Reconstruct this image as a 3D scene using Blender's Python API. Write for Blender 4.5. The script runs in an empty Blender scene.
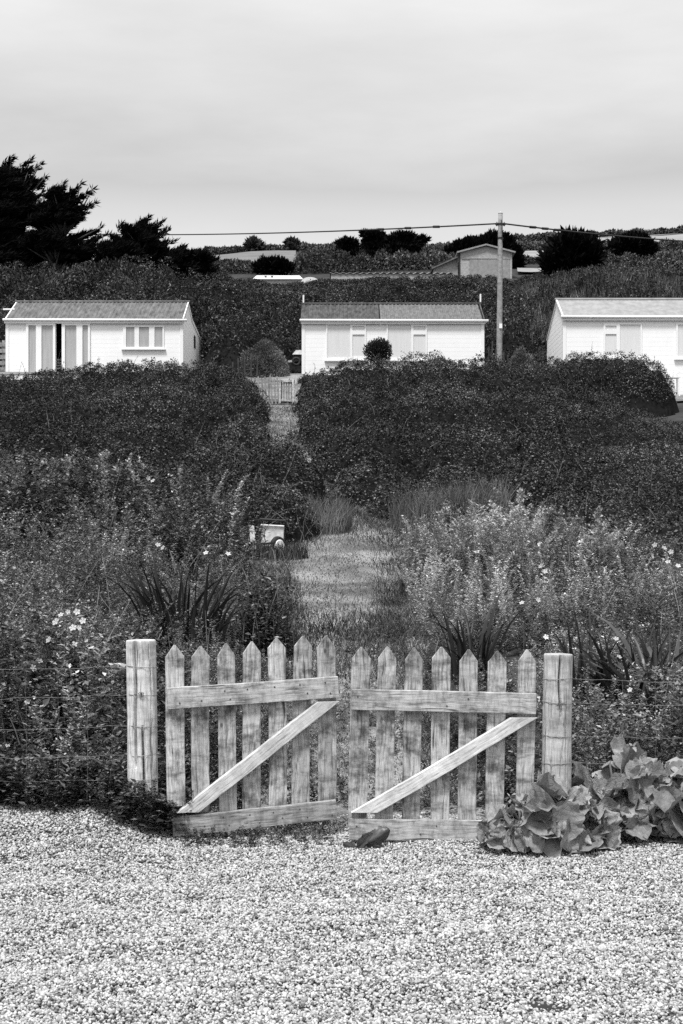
import bpy, math
import numpy as np
from mathutils import Matrix, Vector

rng = np.random.default_rng(7)
S = bpy.context.scene
COL = S.collection
F, CX, HY, CZ = 1422.0, 341.5, 556.0, 1.6          # focal length in pixels, image centre, horizon row, eye height


def P(px, py, Y):
    """the point that stands at distance Y and shows at that place of the photograph"""
    return np.array([(px - CX) * Y / F, Y, CZ - (py - HY) * Y / F])


def X_(px, Y): return (px - CX) * Y / F
def Z_(py, Y): return CZ - (py - HY) * Y / F

# ------------------------------------------------------------------ noise
def _h(ix, iy, seed):
    h = (ix.astype(np.int64) * 374761393 + iy.astype(np.int64) * 668265263 + seed * 982451653) & 0xffffffff
    h = ((h ^ (h >> 13)) * 1274126177) & 0xffffffff
    h = (h ^ (h >> 16)) & 0xffffffff
    return h / 4294967295.0


def vn(x, y, seed=0):
    x = np.asarray(x, float); y = np.asarray(y, float)
    ix = np.floor(x); iy = np.floor(y)
    u = x - ix; v = y - iy
    u = u * u * (3 - 2 * u); v = v * v * (3 - 2 * v)
    a = _h(ix, iy, seed); b = _h(ix + 1, iy, seed); c = _h(ix, iy + 1, seed); d = _h(ix + 1, iy + 1, seed)
    return (a * (1 - u) + b * u) * (1 - v) + (c * (1 - u) + d * u) * v


def fbm(x, y, seed=0, o=3):
    s = 0; a = .5; t = 0
    for i in range(o):
        s = s + a * vn(x * 2 ** i + i * 7.3, y * 2 ** i - i * 3.1, seed + i); t += a; a *= .5
    return s / t


def billow(x, y, seed=0):
    """rounded lumps with creases between them"""
    best = np.full(np.shape(x), 9.0)
    ix = np.floor(x); iy = np.floor(y)
    for dx in (-1, 0, 1):
        for dy in (-1, 0, 1):
            jx = ix + dx; jy = iy + dy
            fx = jx + .15 + .7 * _h(jx, jy, seed); fy = jy + .15 + .7 * _h(jx, jy, seed + 91)
            best = np.minimum(best, (x - fx) ** 2 + (y - fy) ** 2)
    return np.clip(1 - best / .75, 0, 1)


def dome(x, y, seed=0):
    """separate rounded clumps with steep sides and gaps"""
    best = np.full(np.shape(x), 9.0)
    ix = np.floor(x); iy = np.floor(y)
    for dx in (-1, 0, 1):
        for dy in (-1, 0, 1):
            jx = ix + dx; jy = iy + dy
            fx = jx + .1 + .8 * _h(jx, jy, seed); fy = jy + .1 + .8 * _h(jx, jy, seed + 91); r = .22 + .30 * _h(jx, jy, seed + 37)
            best = np.minimum(best, ((x - fx) ** 2 + (y - fy) ** 2) / r)
    return np.sqrt(np.clip(1 - best, 0, 1))


def sstep(a, b, x):
    t = np.clip((np.asarray(x, float) - a) / (b - a), 0, 1)
    return t * t * (3 - 2 * t)

# ------------------------------------------------------------------ ground
PROF = np.array([(-80, -.08), (8.9, -.08), (9.4, -.03), (14, .75), (19, 1.38), (22, 1.82), (30, 3.3), (36, 4.5), (43, 6.1), (46, 6.8),
                 (54, 8.5), (60, 9.2), (75, 12.4), (90, 17.0), (110, 22.9), (130, 27.6), (180, 39.3), (250, 55.5), (280, 57), (330, 52), (500, 20), (900, -30)])
PATH = np.array([(0.07, 8.9, 1.0), (0.10, 9.4, .8), (.08, 10.2, .52), (0.0, 12.5, .46), (0.0, 15.5, .50), (.05, 19, .74), (.18, 21, .92), (.30, 22.4, .75),
                 (.1, 23.6, .35), (-.22, 26, .22), (-.72, 29, .3), (-1.43, 36, .42), (-1.93, 43.2, .5)])


def path_c(y): return np.interp(y, PATH[:, 1], PATH[:, 0])
def path_w(y): return np.interp(y, PATH[:, 1], PATH[:, 2])


def pdist(x, y):
    """metres outside the edge of the path (negative on it)"""
    y = np.asarray(y, float)
    d = np.abs(x - path_c(y)) - path_w(y)
    return np.where((y < 8.9), 9.0, np.where(y > 43.3, 9.0, d))


def G(x, y):
    x = np.asarray(x, float); y = np.asarray(y, float)
    z = np.interp(y, PROF[:, 0], PROF[:, 1])
    bank = sstep(9.4, 12, y) * (1 - sstep(20, 30, y))
    d = np.clip(np.abs(x - path_c(y)) - path_w(y), 0, None)
    z = z + bank * (.22 * sstep(0, 1.5, d) + .05 * np.clip(d, 0, 6) * sstep(1, 4, d))
    z = z - .55 * sstep(6, 8, x) * sstep(44, 50, y) * (1 - sstep(56, 64, y))
    z = z + sstep(120, 250, y) * x * .045
    z = z + sstep(60, 75, y) * (fbm(x * .05, y * .05, 5) - .5) * np.clip(y * .01, 0, 1.5)
    z = z + sstep(9.3, 11, y) * (fbm(x * .9, y * .9, 6) - .5) * (.03 + .1 * sstep(0, .6, d))
    z = z + .16 * sstep(-.85, -1.35, x) * sstep(7.7, 8.6, y) * (1 - sstep(9.5, 12, y))
    z = z + 2.0 * np.exp(-((x + 12.5) / 7.5) ** 2 - ((y - 77) / 8.) ** 2) + 1.9 * np.exp(-((x - 15) / 8.) ** 2 - ((y - 77) / 8.) ** 2)
    und = (1 - sstep(8.9, 9.4, y)) * ((fbm(x * 1.5, y * 3.4, 11) - .5) * .085)
    return z + und

# ------------------------------------------------------------------ materials
def gr(v): return (v, v, v, 1)


def newmat(name):
    m = bpy.data.materials.new(name); m.use_nodes = True
    nt = m.node_tree; b = nt.nodes['Principled BSDF']
    return m, nt, b


def N(nt, t, **kw):
    n = nt.nodes.new(t)
    for k, v in kw.items():
        if hasattr(n, k): setattr(n, k, v)
        else: n.inputs[k].default_value = v
    return n


def ramp(nt, src, stops, interp='LINEAR'):
    r = nt.nodes.new('ShaderNodeValToRGB'); r.color_ramp.interpolation = interp
    e = r.color_ramp.elements
    while len(e) < len(stops): e.new(.5)
    for q, (p, v) in zip(e, stops): q.position = p; q.color = gr(v)
    nt.links.new(src, r.inputs[0]); return r


def mixm(nt, a, b, mode='MULTIPLY', fac=1.0):
    m = nt.nodes.new('ShaderNodeMix'); m.data_type = 'RGBA'; m.blend_type = mode
    if isinstance(fac, (int, float)): m.inputs[0].default_value = fac
    else: nt.links.new(fac, m.inputs[0])
    for s, i in ((a, 6), (b, 7)):
        if isinstance(s, (int, float)): m.inputs[i].default_value = gr(s)
        else: nt.links.new(s, m.inputs[i])
    return m.outputs[2]


def leafmat(name, lo, hi, rough=.5, tr=.22, spec=.35, patch=.9):
    m, nt, b = newmat(name); L = nt.links
    g = N(nt, 'ShaderNodeNewGeometry')
    r = ramp(nt, g.outputs['Random Per Island'], [(0, lo), (.55, lo + (hi - lo) * .22), (.88, lo + (hi - lo) * .55), (1, hi)])
    tc = N(nt, 'ShaderNodeTexCoord')
    no = N(nt, 'ShaderNodeTexNoise', Scale=patch, Detail=4.0); L.new(tc.outputs['Object'], no.inputs['Vector'])
    r2 = ramp(nt, no.outputs[0], [(.34, .45), (.5, .85), (.66, 1.6)])
    c = mixm(nt, r.outputs[0], r2.outputs[0])
    L.new(c, b.inputs['Base Color'])
    b.inputs['Roughness'].default_value = rough; b.inputs['Specular IOR Level'].default_value = spec
    t = N(nt, 'ShaderNodeBsdfTranslucent'); L.new(c, t.inputs[0])
    mx = N(nt, 'ShaderNodeMixShader'); mx.inputs[0].default_value = tr
    L.new(b.outputs[0], mx.inputs[1]); L.new(t.outputs[0], mx.inputs[2])
    L.new(mx.outputs[0], nt.nodes['Material Output'].inputs[0])
    return m


def plain(name, lo, hi=None, scale=6, rough=.7, bump=0, spec=.3, stretch=(1, 1, 1), detail=5):
    m, nt, b = newmat(name); L = nt.links
    hi = lo * 1.25 if hi is None else hi
    tc = N(nt, 'ShaderNodeTexCoord'); mp = N(nt, 'ShaderNodeMapping'); mp.inputs['Scale'].default_value = stretch
    L.new(tc.outputs['Object'], mp.inputs[0])
    no = N(nt, 'ShaderNodeTexNoise', Scale=scale, Detail=detail, Roughness=.62); L.new(mp.outputs[0], no.inputs['Vector'])
    r = ramp(nt, no.outputs[0], [(.3, lo), (.7, hi)]); L.new(r.outputs[0], b.inputs['Base Color'])
    b.inputs['Roughness'].default_value = rough; b.inputs['Specular IOR Level'].default_value = spec
    if bump:
        bp = N(nt, 'ShaderNodeBump', Strength=bump, Distance=.02); L.new(no.outputs[0], bp.inputs['Height']); L.new(bp.outputs[0], b.inputs['Normal'])
    return m


def woodmat(name, lo, hi, dark=.25, crack=.5):
    """weathered timber, grain along local Z"""
    m, nt, b = newmat(name); L = nt.links
    tc = N(nt, 'ShaderNodeTexCoord'); oi = N(nt, 'ShaderNodeObjectInfo')
    off = N(nt, 'ShaderNodeVectorMath', operation='SCALE'); off.inputs[0].default_value = (37, 11, 53); L.new(oi.outputs['Random'], off.inputs['Scale'])
    ad = N(nt, 'ShaderNodeVectorMath', operation='ADD'); L.new(tc.outputs['Object'], ad.inputs[0]); L.new(off.outputs[0], ad.inputs[1])
    # knots bend the grain
    kn = N(nt, 'ShaderNodeTexNoise', Scale=5.0, Detail=1.0); L.new(ad.outputs[0], kn.inputs['Vector'])
    wv = N(nt, 'ShaderNodeVectorMath', operation='SCALE'); wv.inputs['Scale'].default_value = .035; L.new(kn.outputs[1], wv.inputs[0])
    a2 = N(nt, 'ShaderNodeVectorMath', operation='ADD'); L.new(ad.outputs[0], a2.inputs[0]); L.new(wv.outputs[0], a2.inputs[1])
    mp = N(nt, 'ShaderNodeMapping'); mp.inputs['Scale'].default_value = (1, 1, .045); L.new(a2.outputs[0], mp.inputs[0])
    g1 = N(nt, 'ShaderNodeTexNoise', Scale=95.0, Detail=6.0, Roughness=.7); L.new(mp.outputs[0], g1.inputs['Vector'])
    r1 = ramp(nt, g1.outputs[0], [(.30, lo * .35), (.46, (lo + hi) / 2 * .9), (.68, hi)])
    # long cracks
    mp2 = N(nt, 'ShaderNodeMapping'); mp2.inputs['Scale'].default_value = (1, 1, .02); L.new(a2.outputs[0], mp2.inputs[0])
    g2 = N(nt, 'ShaderNodeTexNoise', Scale=42.0, Detail=3.0, Roughness=.5); L.new(mp2.outputs[0], g2.inputs['Vector'])
    r2 = ramp(nt, g2.outputs[0], [(.30, crack), (.36, 1.0)])
    c = mixm(nt, r1.outputs[0], r2.outputs[0])
    # weather stains
    st = N(nt, 'ShaderNodeTexNoise', Scale=7.0, Detail=6.0, Roughness=.7); L.new(ad.outputs[0], st.inputs['Vector'])
    r3 = ramp(nt, st.outputs[0], [(.34, 1 - dark), (.52, 1.0), (.75, 1.12)])
    c = mixm(nt, c, r3.outputs[0])
    # saw marks and damp bands across the board
    mpb = N(nt, 'ShaderNodeMapping'); mpb.inputs['Scale'].default_value = (.6, .6, 2.2); L.new(ad.outputs[0], mpb.inputs[0])
    sb_ = N(nt, 'ShaderNodeTexNoise', Scale=6.5, Detail=7.0, Roughness=.75); L.new(mpb.outputs[0], sb_.inputs['Vector'])
    rb = ramp(nt, sb_.outputs[0], [(.36, 1 - dark * .7), (.5, 1.0), (.64, 1.15)])
    c = mixm(nt, c, rb.outputs[0])
    # knots and nail holes
    vo = N(nt, 'ShaderNodeTexVoronoi', Scale=5.5); mpk = N(nt, 'ShaderNodeMapping'); mpk.inputs['Scale'].default_value = (1, .3, .55)
    L.new(ad.outputs[0], mpk.inputs[0]); L.new(mpk.outputs[0], vo.inputs['Vector'])
    r4 = ramp(nt, vo.outputs['Distance'], [(.03, .25), (.065, 1.0)])
    c = mixm(nt, c, r4.outputs[0])
    tone = N(nt, 'ShaderNodeMapRange'); tone.inputs['To Min'].default_value = .82; tone.inputs['To Max'].default_value = 1.12
    L.new(oi.outputs['Random'], tone.inputs['Value'])
    c = mixm(nt, c, tone.outputs[0])
    L.new(c, b.inputs['Base Color']); b.inputs['Roughness'].default_value = .85; b.inputs['Specular IOR Level'].default_value = .2
    bp = N(nt, 'ShaderNodeBump', Strength=.6, Distance=.004)
    hh = mixm(nt, g1.outputs[0], r2.outputs[0]); L.new(hh, bp.inputs['Height']); L.new(bp.outputs[0], b.inputs['Normal'])
    return m


M = {}
M['leaf_dark'] = leafmat('bramble leaf', .004, .21, .45, .12, .12, .4)
M['leaf_hedge'] = leafmat('hedge leaf', .006, .27, .45, .12, .12, .4)
M['leaf_mid'] = leafmat('weed leaf', .015, .36, .5, .18, .12)
M['leaf_light'] = leafmat('pale weed leaf', .05, .66, .55, .2, .12)
M['leaf_silver'] = leafmat('silvery leaf', .28, .85, .6, .2, .12)
M['leaf_far'] = leafmat('scrub leaf', .005, .21, .6, .1, .08, .22)
M['needle'] = leafmat('cypress needle', .004, .018, .7, .05, .03)
M['iris'] = leafmat('sword leaf', .015, .07, .4, .15, .25)
M['iris_light'] = leafmat('pale sword leaf', .07, .2, .4, .2, .5)
M['grass'] = leafmat('mown grass', .06, .55, .7, .2, .1)
M['sedge'] = leafmat('green grass', .02, .24, .6, .2, .1)
M['drygrass'] = leafmat('dry grass', .10, .34, .7, .2, .2)
M['reed'] = leafmat('reed', .06, .30, .7, .2, .08)
M['flower'] = leafmat('white petal', .75, .85, .6, .2, .2)
M['stem'] = plain('stem', .07, .2, 9)
M['twig'] = plain('pale twig', .12, .34, 9)
M['core'] = plain('painted inner shade', .006, .02, 7, .95, .4, .03)  # near-black colour for core sheets, painting the shade inside hedges and scrub
M['bark'] = plain('bark', .03, .08, 14, .9, .5, stretch=(1, 1, .2))
M['soil'] = plain('soil', .03, .085, 3, .95, .5, .03)
M['ground'] = plain('rough ground', .025, .065, .9, .95, .3, .03)
M['field'] = plain('pale field', .17, .34, .6, .95, .2, .1, (.3, 2, 1))
M['field_dull'] = plain('grazed field', .09, .22, .4, .95, .2, .1, (.3, 2, 1))
M['wood'] = woodmat('weathered picket', .22, .66, .72, .2)
M['rail'] = woodmat('weathered rail', .30, .74, .55, .2)
M['brace'] = woodmat('pale brace', .52, .80, .2, .5)
M['post'] = woodmat('round post timber', .42, .76, .35, .3)
M['oldwood'] = woodmat('old grey timber', .14, .46, .5, .3)
M['pole'] = woodmat('pole timber', .16, .4, .3, .6)
M['wire'] = plain('galvanised wire', .10, .34, 30, .5, spec=.5)
M['darkwire'] = plain('black cable', .02, .03, 5, .6)
M['rust'] = plain('rusty iron', .04, .12, 40, .7)
M['white'] = plain('white paint', .87, .92, 2.2, .6)
M['whitetrim'] = plain('white trim', .84, .88, 5, .5)
M['pane'] = plain('glass with net curtain', .36, .46, 3, .4, 0, .25, (4, 1, .3))
M['pane_pale'] = plain('glass with pale blind', .66, .74, 3, .4, 0, .25, (6, 1, .3))
M['roof_grey'] = plain('old fibre cement roof', .06, .20, 2.4, .85, .2, .2, (3, 1, .6), 8)
M['roof_dark'] = plain('lichen dark roof', .025, .12, 3, .9, .2, .2, (3, 1, .6), 8)
M['roof_mid'] = plain('newer roof sheet', .08, .20, 4, .9, .2, .2, (3, 1, .6), 8)
M['roof_pale'] = plain('pale roof felt', .22, .34, 4, .85, .1, .2)
M['roof_white'] = plain('white metal roof', .66, .8, 3, .6)
M['barnwall'] = plain('barn boarding', .25, .5, 5, .85, .2, .2, (1, 1, 3))
M['concrete'] = plain('concrete', .3, .5, 8, .9, .2)
M['black'] = plain('dark metal', .012, .03, 12, .6)
M['interior'] = plain('painted room dimness', .03, .05, 3, .9)  # room shade put into the colour of the sheets behind the door
M['rubber'] = plain('rubber', .015, .03, 12, .7)
M['tray'] = plain('worn pale metal', .42, .78, 14, .55, .1)


def pathmat():
    m, nt, b = newmat('trodden grass path'); L = nt.links
    tc = N(nt, 'ShaderNodeTexCoord')
    a = N(nt, 'ShaderNodeTexNoise', Scale=1.3, Detail=4.0); L.new(tc.outputs['Object'], a.inputs['Vector'])
    f = N(nt, 'ShaderNodeTexNoise', Scale=60.0, Detail=4.0, Roughness=.7); L.new(tc.outputs['Object'], f.inputs['Vector'])
    r1 = ramp(nt, a.outputs[0], [(.38, .09), (.62, .27)]); r2 = ramp(nt, f.outputs[0], [(.36, .45), (.62, 1.4)])
    L.new(mixm(nt, r1.outputs[0], r2.outputs[0]), b.inputs['Base Color']); b.inputs['Roughness'].default_value = .95
    bp = N(nt, 'ShaderNodeBump', Strength=.6, Distance=.02); L.new(f.outputs[0], bp.inputs['Height']); L.new(bp.outputs[0], b.inputs['Normal'])
    return m


def gravelmat():
    m, nt, b = newmat('shingle bed'); L = nt.links
    tc = N(nt, 'ShaderNodeTexCoord')
    v = N(nt, 'ShaderNodeTexVoronoi', Scale=62.0); L.new(tc.outputs['Object'], v.inputs['Vector'])
    r = ramp(nt, v.outputs['Distance'], [(.0, .44), (.34, .33), (.56, .03)])  # shade in the gaps between stones painted into the bed colour
    L.new(r.outputs[0], b.inputs['Base Color']); b.inputs['Roughness'].default_value = .85
    iv = N(nt, 'ShaderNodeMath', operation='SUBTRACT'); iv.inputs[0].default_value = 1; L.new(v.outputs['Distance'], iv.inputs[1])
    bp = N(nt, 'ShaderNodeBump', Strength=1.0, Distance=.015); L.new(iv.outputs[0], bp.inputs['Height']); L.new(bp.outputs[0], b.inputs['Normal'])
    return m


def pebblemat():
    m, nt, b = newmat('pale pebble'); L = nt.links
    g = N(nt, 'ShaderNodeNewGeometry')
    r = ramp(nt, g.outputs['Random Per Island'], [(0, .04), (.14, .22), (.5, .41), (1, .63)])
    tc = N(nt, 'ShaderNodeTexCoord'); no = N(nt, 'ShaderNodeTexNoise', Scale=180.0, Detail=3.0); L.new(tc.outputs['Object'], no.inputs['Vector'])
    r2 = ramp(nt, no.outputs[0], [(.3, .85), (.7, 1.1)])
    L.new(mixm(nt, r.outputs[0], r2.outputs[0]), b.inputs['Base Color']); b.inputs['Roughness'].default_value = .7
    b.inputs['Specular IOR Level'].default_value = .25
    return m


M['path'] = pathmat(); M['gravel'] = gravelmat(); M['pebble'] = pebblemat()

# ------------------------------------------------------------------ mesh building
def offset(o):
    v = Vector((0, 0, 0))
    while o is not None: v += o.location; o = o.parent
    return np.array(v)


def setp(o, label=None, cat=None, group=None, kind=None):
    if label: o['label'] = label
    if cat: o['category'] = cat
    if group: o['group'] = group
    if kind: o['kind'] = kind
    return o


def thing(name, label, cat, loc, group=None):
    o = bpy.data.objects.new(name, None); COL.objects.link(o); o.empty_display_size = .2
    o.location = [float(q) for q in loc]
    return setp(o, label, cat, group)


class MB:
    def __init__(s): s.v = []; s.f = []; s.n = 0
    def add(s, V, Fc):
        V = np.asarray(V, float).reshape(-1, 3); Fc = np.asarray(Fc, int)
        s.v.append(V); s.f.append(Fc + s.n); s.n += len(V); return s
    def quads(s, Q):
        """Q (n,k,3): n separate faces of k corners"""
        Q = np.asarray(Q, float); n, k = Q.shape[:2]
        return s.add(Q.reshape(-1, 3), np.arange(n * k).reshape(n, k))
    def box(s, x0, x1, y0, y1, z0, z1):
        V = [(x, y, z) for z in (z0, z1) for y in (y0, y1) for x in (x0, x1)]
        return s.add(V, [(0, 2, 3, 1), (4, 5, 7, 6), (0, 1, 5, 4), (1, 3, 7, 5), (3, 2, 6, 7), (2, 0, 4, 6)])
    def bar(s, a, b, w, t, nrm=(0, 1, 0)):
        a = np.array(a, float); b = np.array(b, float); d = b - a; d /= np.linalg.norm(d)
        n = np.array(nrm, float); n -= d * n.dot(d); n /= np.linalg.norm(n); x = np.cross(n, d)
        V = [p + x * sx * w / 2 + n * sn * t / 2 for p in (a, b) for sn in (-1, 1) for sx in (-1, 1)]
        return s.add(V, [(0, 2, 3, 1), (4, 5, 7, 6), (0, 1, 5, 4), (1, 3, 7, 5), (3, 2, 6, 7), (2, 0, 4, 6)])
    def tube(s, pts, rad, k=6, cap=True):
        pts = np.asarray(pts, float); n = len(pts); rad = np.broadcast_to(np.asarray(rad, float), (n,))
        d = np.gradient(pts, axis=0); d /= np.linalg.norm(d, axis=1)[:, None] + 1e-9
        up = np.array([0, 0, 1.]) if abs(d[:, 2]).mean() < .8 else np.array([1., 0, 0])
        a = np.cross(d, up); a /= np.linalg.norm(a, axis=1)[:, None] + 1e-9; b = np.cross(d, a)
        th = np.arange(k) * 2 * np.pi / k
        V = pts[:, None] + rad[:, None, None] * (np.cos(th)[None, :, None] * a[:, None] + np.sin(th)[None, :, None] * b[:, None])
        i = np.arange(n - 1)[:, None] * k; j = np.arange(k)[None]
        s.add(V.reshape(-1, 3), np.stack([i + j, i + (j + 1) % k, i + k + (j + 1) % k, i + k + j], -1).reshape(-1, 4))
        if cap:
            s.f.append(np.array([list(range(s.n - n * k, s.n - n * k + k))[::-1]])); s.f.append(np.array([list(range(s.n - k, s.n))]))
        return s
    def build(s, name, mat, parent=None, smooth=False, loc=None):
        V = np.concatenate(s.v) if s.v else np.zeros((0, 3))
        if parent is not None: V = V - offset(parent)
        elif loc is not None: V = V - np.array(loc)
        me = bpy.data.meshes.new(name)
        cnt = np.concatenate([np.full(len(f), f.shape[1]) for f in s.f]); idx = np.concatenate([f.ravel() for f in s.f])
        me.vertices.add(len(V)); me.vertices.foreach_set('co', V.astype(np.float32).ravel())
        me.loops.add(len(idx)); me.loops.foreach_set('vertex_index', idx.astype(np.int32))
        me.polygons.add(len(cnt)); st = np.concatenate([[0], np.cumsum(cnt)[:-1]])
        me.polygons.foreach_set('loop_start', st.astype(np.int32)); me.polygons.foreach_set('loop_total', cnt.astype(np.int32))
        me.polygons.foreach_set('use_smooth', np.full(len(cnt), smooth, bool))
        me.update(calc_edges=True); me.materials.append(mat)
        o = bpy.data.objects.new(name, me); COL.objects.link(o)
        if parent is not None: o.parent = parent
        elif loc is not None: o.location = [float(q) for q in loc]
        return o


def unit(v): return v / (np.linalg.norm(v, axis=-1, keepdims=True) + 1e-9)


def rnd_dir(n): return unit(rng.normal(size=(n, 3)))


def leaf_quads(p, nrm, axis, L, W, fold=.12):
    """rhombic leaves: base p, axis direction, normal; lengths L, widths W"""
    axis = unit(axis); nrm = unit(nrm - axis * (nrm * axis).sum(-1, keepdims=True)); side = np.cross(nrm, axis)
    L = np.asarray(L)[:, None]; W = np.asarray(W)[:, None]
    m = p + axis * L * .45 + nrm * W * fold
    return np.stack([p, m + side * W / 2, p + axis * L - nrm * L * .08, m - side * W / 2], 1)


def scatter_leaves(p, n, size, bias=1.0, aspect=.55, down=.0):
    k = len(p)
    nr = unit(n * bias + rng.normal(size=(k, 3)) * .62)
    ax = unit(np.cross(nr, rnd_dir(k)) + np.array([0, 0, -down]))
    L = size * rng.uniform(.6, 1.35, k)
    return leaf_quads(p, nr, ax, L, L * aspect * rng.uniform(.75, 1.2, k))


def blades(base, h, w, lean, curl=.35):
    """three-sided grass blades of two segments"""
    k = len(base); a = rng.uniform(0, 2 * np.pi, k); d = np.stack([np.cos(a), np.sin(a), np.zeros(k)], 1)
    b = rng.uniform(0, 2 * np.pi, k); s = np.stack([np.cos(b), np.sin(b), np.zeros(k)], 1) * (np.asarray(w) / 2)[:, None]
    up = np.array([0, 0, 1.]); h = np.asarray(h)[:, None]; ln = np.asarray(lean)[:, None]
    m = base + up * h * .55 + d * h * ln * .4; t = base + up * h * (1 - curl * ln) + d * h * ln
    V = np.stack([base - s, base + s, m + s * .75, m - s * .75, t], 1).reshape(-1, 3)
    i = np.arange(k)[:, None] * 5
    return V, i + np.array([[0, 1, 2, 3]]), i + np.array([[3, 2, 4]])


def add_blades(mb, *a, **k):
    V, q, t = blades(*a, **k); n = mb.n
    mb.v.append(V); mb.n += len(V); mb.f.append(q + n); mb.f.append(t + n)


# ------------------------------------------------------------------ the setting
ys = np.concatenate([np.arange(-40, 3, 4), np.arange(3, 9, .5), np.arange(9, 30, .3), np.arange(30, 62, .6), np.arange(62, 140, 2), np.arange(140, 340, 5), np.arange(340, 901, 40)])
t = np.linspace(-1, 1, 121); xs = np.sign(t) * (np.abs(t) * 14 + np.abs(t) ** 4 * 420)
gx, gy = np.meshgrid(xs, ys); gz = G(gx, gy) - .02


def sheet(gx, gy, gz):
    mb = MB(); r, c = gx.shape; i = np.arange(r - 1)[:, None] * c + np.arange(c - 1)[None]
    mb.add(np.stack([gx, gy, gz], -1), np.stack([i, i + 1, i + c + 1, i + c], -1).reshape(-1, 4)); return mb


setp(sheet(gx, gy, gz).build('ground', M['ground'], smooth=True), 'rough hillside ground rising from the gravel to the crest', kind='structure')

# gravel yard in front of the gates
gx, gy = np.meshgrid(np.linspace(-14, 14, 380), np.concatenate([np.linspace(-12, 3.9, 60), np.linspace(4, 9.35, 120)]))
setp(sheet(gx, gy, G(gx, gy) - .004).build('gravel_ground', M['gravel'], smooth=True), 'bed of the pale gravel yard', kind='structure')

# trodden path
py_ = np.arange(8.95, 43.3, .15); tt = np.linspace(-1, 1, 9)
gx = path_c(py_)[:, None] + (path_w(py_) + .12 * (fbm(py_ * 1.3, py_ * 0, 3) - .3))[:, None] * tt[None]; gy = np.repeat(py_[:, None], 9, 1)
setp(sheet(gx, gy, G(gx, gy) + .012).build('path', M['path'], smooth=True), 'trodden grass path winding up between the hedges', kind='structure')

# far fields on the hill
def field(px0, px1, Y0, Y1, mat, label):
    yy = np.linspace(Y0, Y1, 14); uu = np.linspace(0, 1, 24)
    gx = X_(px0, yy)[:, None] * (1 - uu)[None] + X_(px1, yy)[:, None] * uu[None]; gy = np.repeat(yy[:, None], 24, 1)
    gy = gy + (fbm(gx * .1, gy * .0, 9) - .5) * (Y1 - Y0) * .25
    setp(sheet(gx, gy, G(gx, gy) + .25).build('field', mat, smooth=True), label, kind='structure')


field(150, 296, 152, 238, M['field_dull'], 'pale grazed field on the hill beyond the white hut')
field(517, 556, 117, 128, M['field'], 'small pale patch of field behind the barn')
field(636, 720, 134, 148, M['field'], 'pale strip of field right of the wide low tree')
field(520, 700, 205, 222, M['field'], 'pale strip of field near the crest')
field(505, 700, 160, 178, M['field'], 'pale stubble strip of field between dark hedgerows')
field(560, 720, 226, 243, M['field_dull'], 'dull grazed strip of field just below the crest')

# ------------------------------------------------------------------ vegetation surfaces
def veg_surface(hf, x0, x1, y0, y1, step, dens, size, aspect=.6, jit=.1, sink=.1, hmin=.06, bias=1.0, leggy=0.0):
    """core sheet and leaves over a canopy of height hf(x, y) above the ground"""
    gx, gy = np.meshgrid(np.arange(x0, x1, step), np.arange(y0, y1, step)); h = hf(gx, gy)
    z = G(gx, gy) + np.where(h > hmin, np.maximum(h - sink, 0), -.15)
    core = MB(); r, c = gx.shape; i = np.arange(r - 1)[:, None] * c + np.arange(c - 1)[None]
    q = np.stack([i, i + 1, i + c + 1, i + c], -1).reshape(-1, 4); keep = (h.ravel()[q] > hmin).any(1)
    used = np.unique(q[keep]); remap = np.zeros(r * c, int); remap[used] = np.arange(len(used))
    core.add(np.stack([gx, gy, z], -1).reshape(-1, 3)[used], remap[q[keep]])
    zt = G(gx, gy) + h; a = np.zeros((r - 1, c - 1))
    dzx = (zt[:-1, 1:] - zt[:-1, :-1]) / step; dzy = (zt[1:, :-1] - zt[:-1, :-1]) / step
    a = step * step * np.sqrt(1 + dzx ** 2 + dzy ** 2) * ((h[:-1, :-1] > hmin) | (h[1:, 1:] > hmin))
    # what faces away from the yard needs fewer leaves
    away = (dzy * gy[:-1, :-1] + dzx * gx[:-1, :-1] < zt[:-1, :-1] - CZ - .4 * gy[:-1, :-1] * 0)
    a = np.where(away, a * .45, a)
    n = int(a.sum() * dens); cell = rng.choice(a.size, n, p=(a / a.sum()).ravel()); ci, cj = cell // (c - 1), cell % (c - 1)
    x = x0 + (cj + rng.random(n)) * step; y = y0 + (ci + rng.random(n)) * step
    hh = hf(x, y)
    loc = (hf(x + .16, y) + hf(x - .16, y) + hf(x, y + .16) + hf(x, y - .16)) / 4
    ok = (hh > hmin * .7) & ((hh > loc - .02) | (rng.random(n) < .2)); x, y, hh = x[ok], y[ok], hh[ok]; e = .06
    g0 = G(x, y) + hh; nx = -(G(x + e, y) + hf(x + e, y) - g0) / e; ny = -(G(x, y + e) + hf(x, y + e) - g0) / e
    nr = unit(np.stack([np.clip(nx, -4, 4), np.clip(ny, -4, 4), np.ones_like(nx)], 1))
    if leggy:
        k = rng.random(len(x)) < np.interp(nr[:, 2], [.25, .55, .8], [1 - leggy, 1 - leggy * .5, 1]); x, y, g0, nr = x[k], y[k], g0[k], nr[k]
        nl = unit(nr * .55 + np.array([0, 0, .8]))
    else: nl = nr
    p = np.stack([x, y, g0], 1) + nr * rng.uniform(-jit, jit * .8, len(x))[:, None]
    return core, p, nr, scatter_leaves(p, nl, size, bias, aspect)


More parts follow.
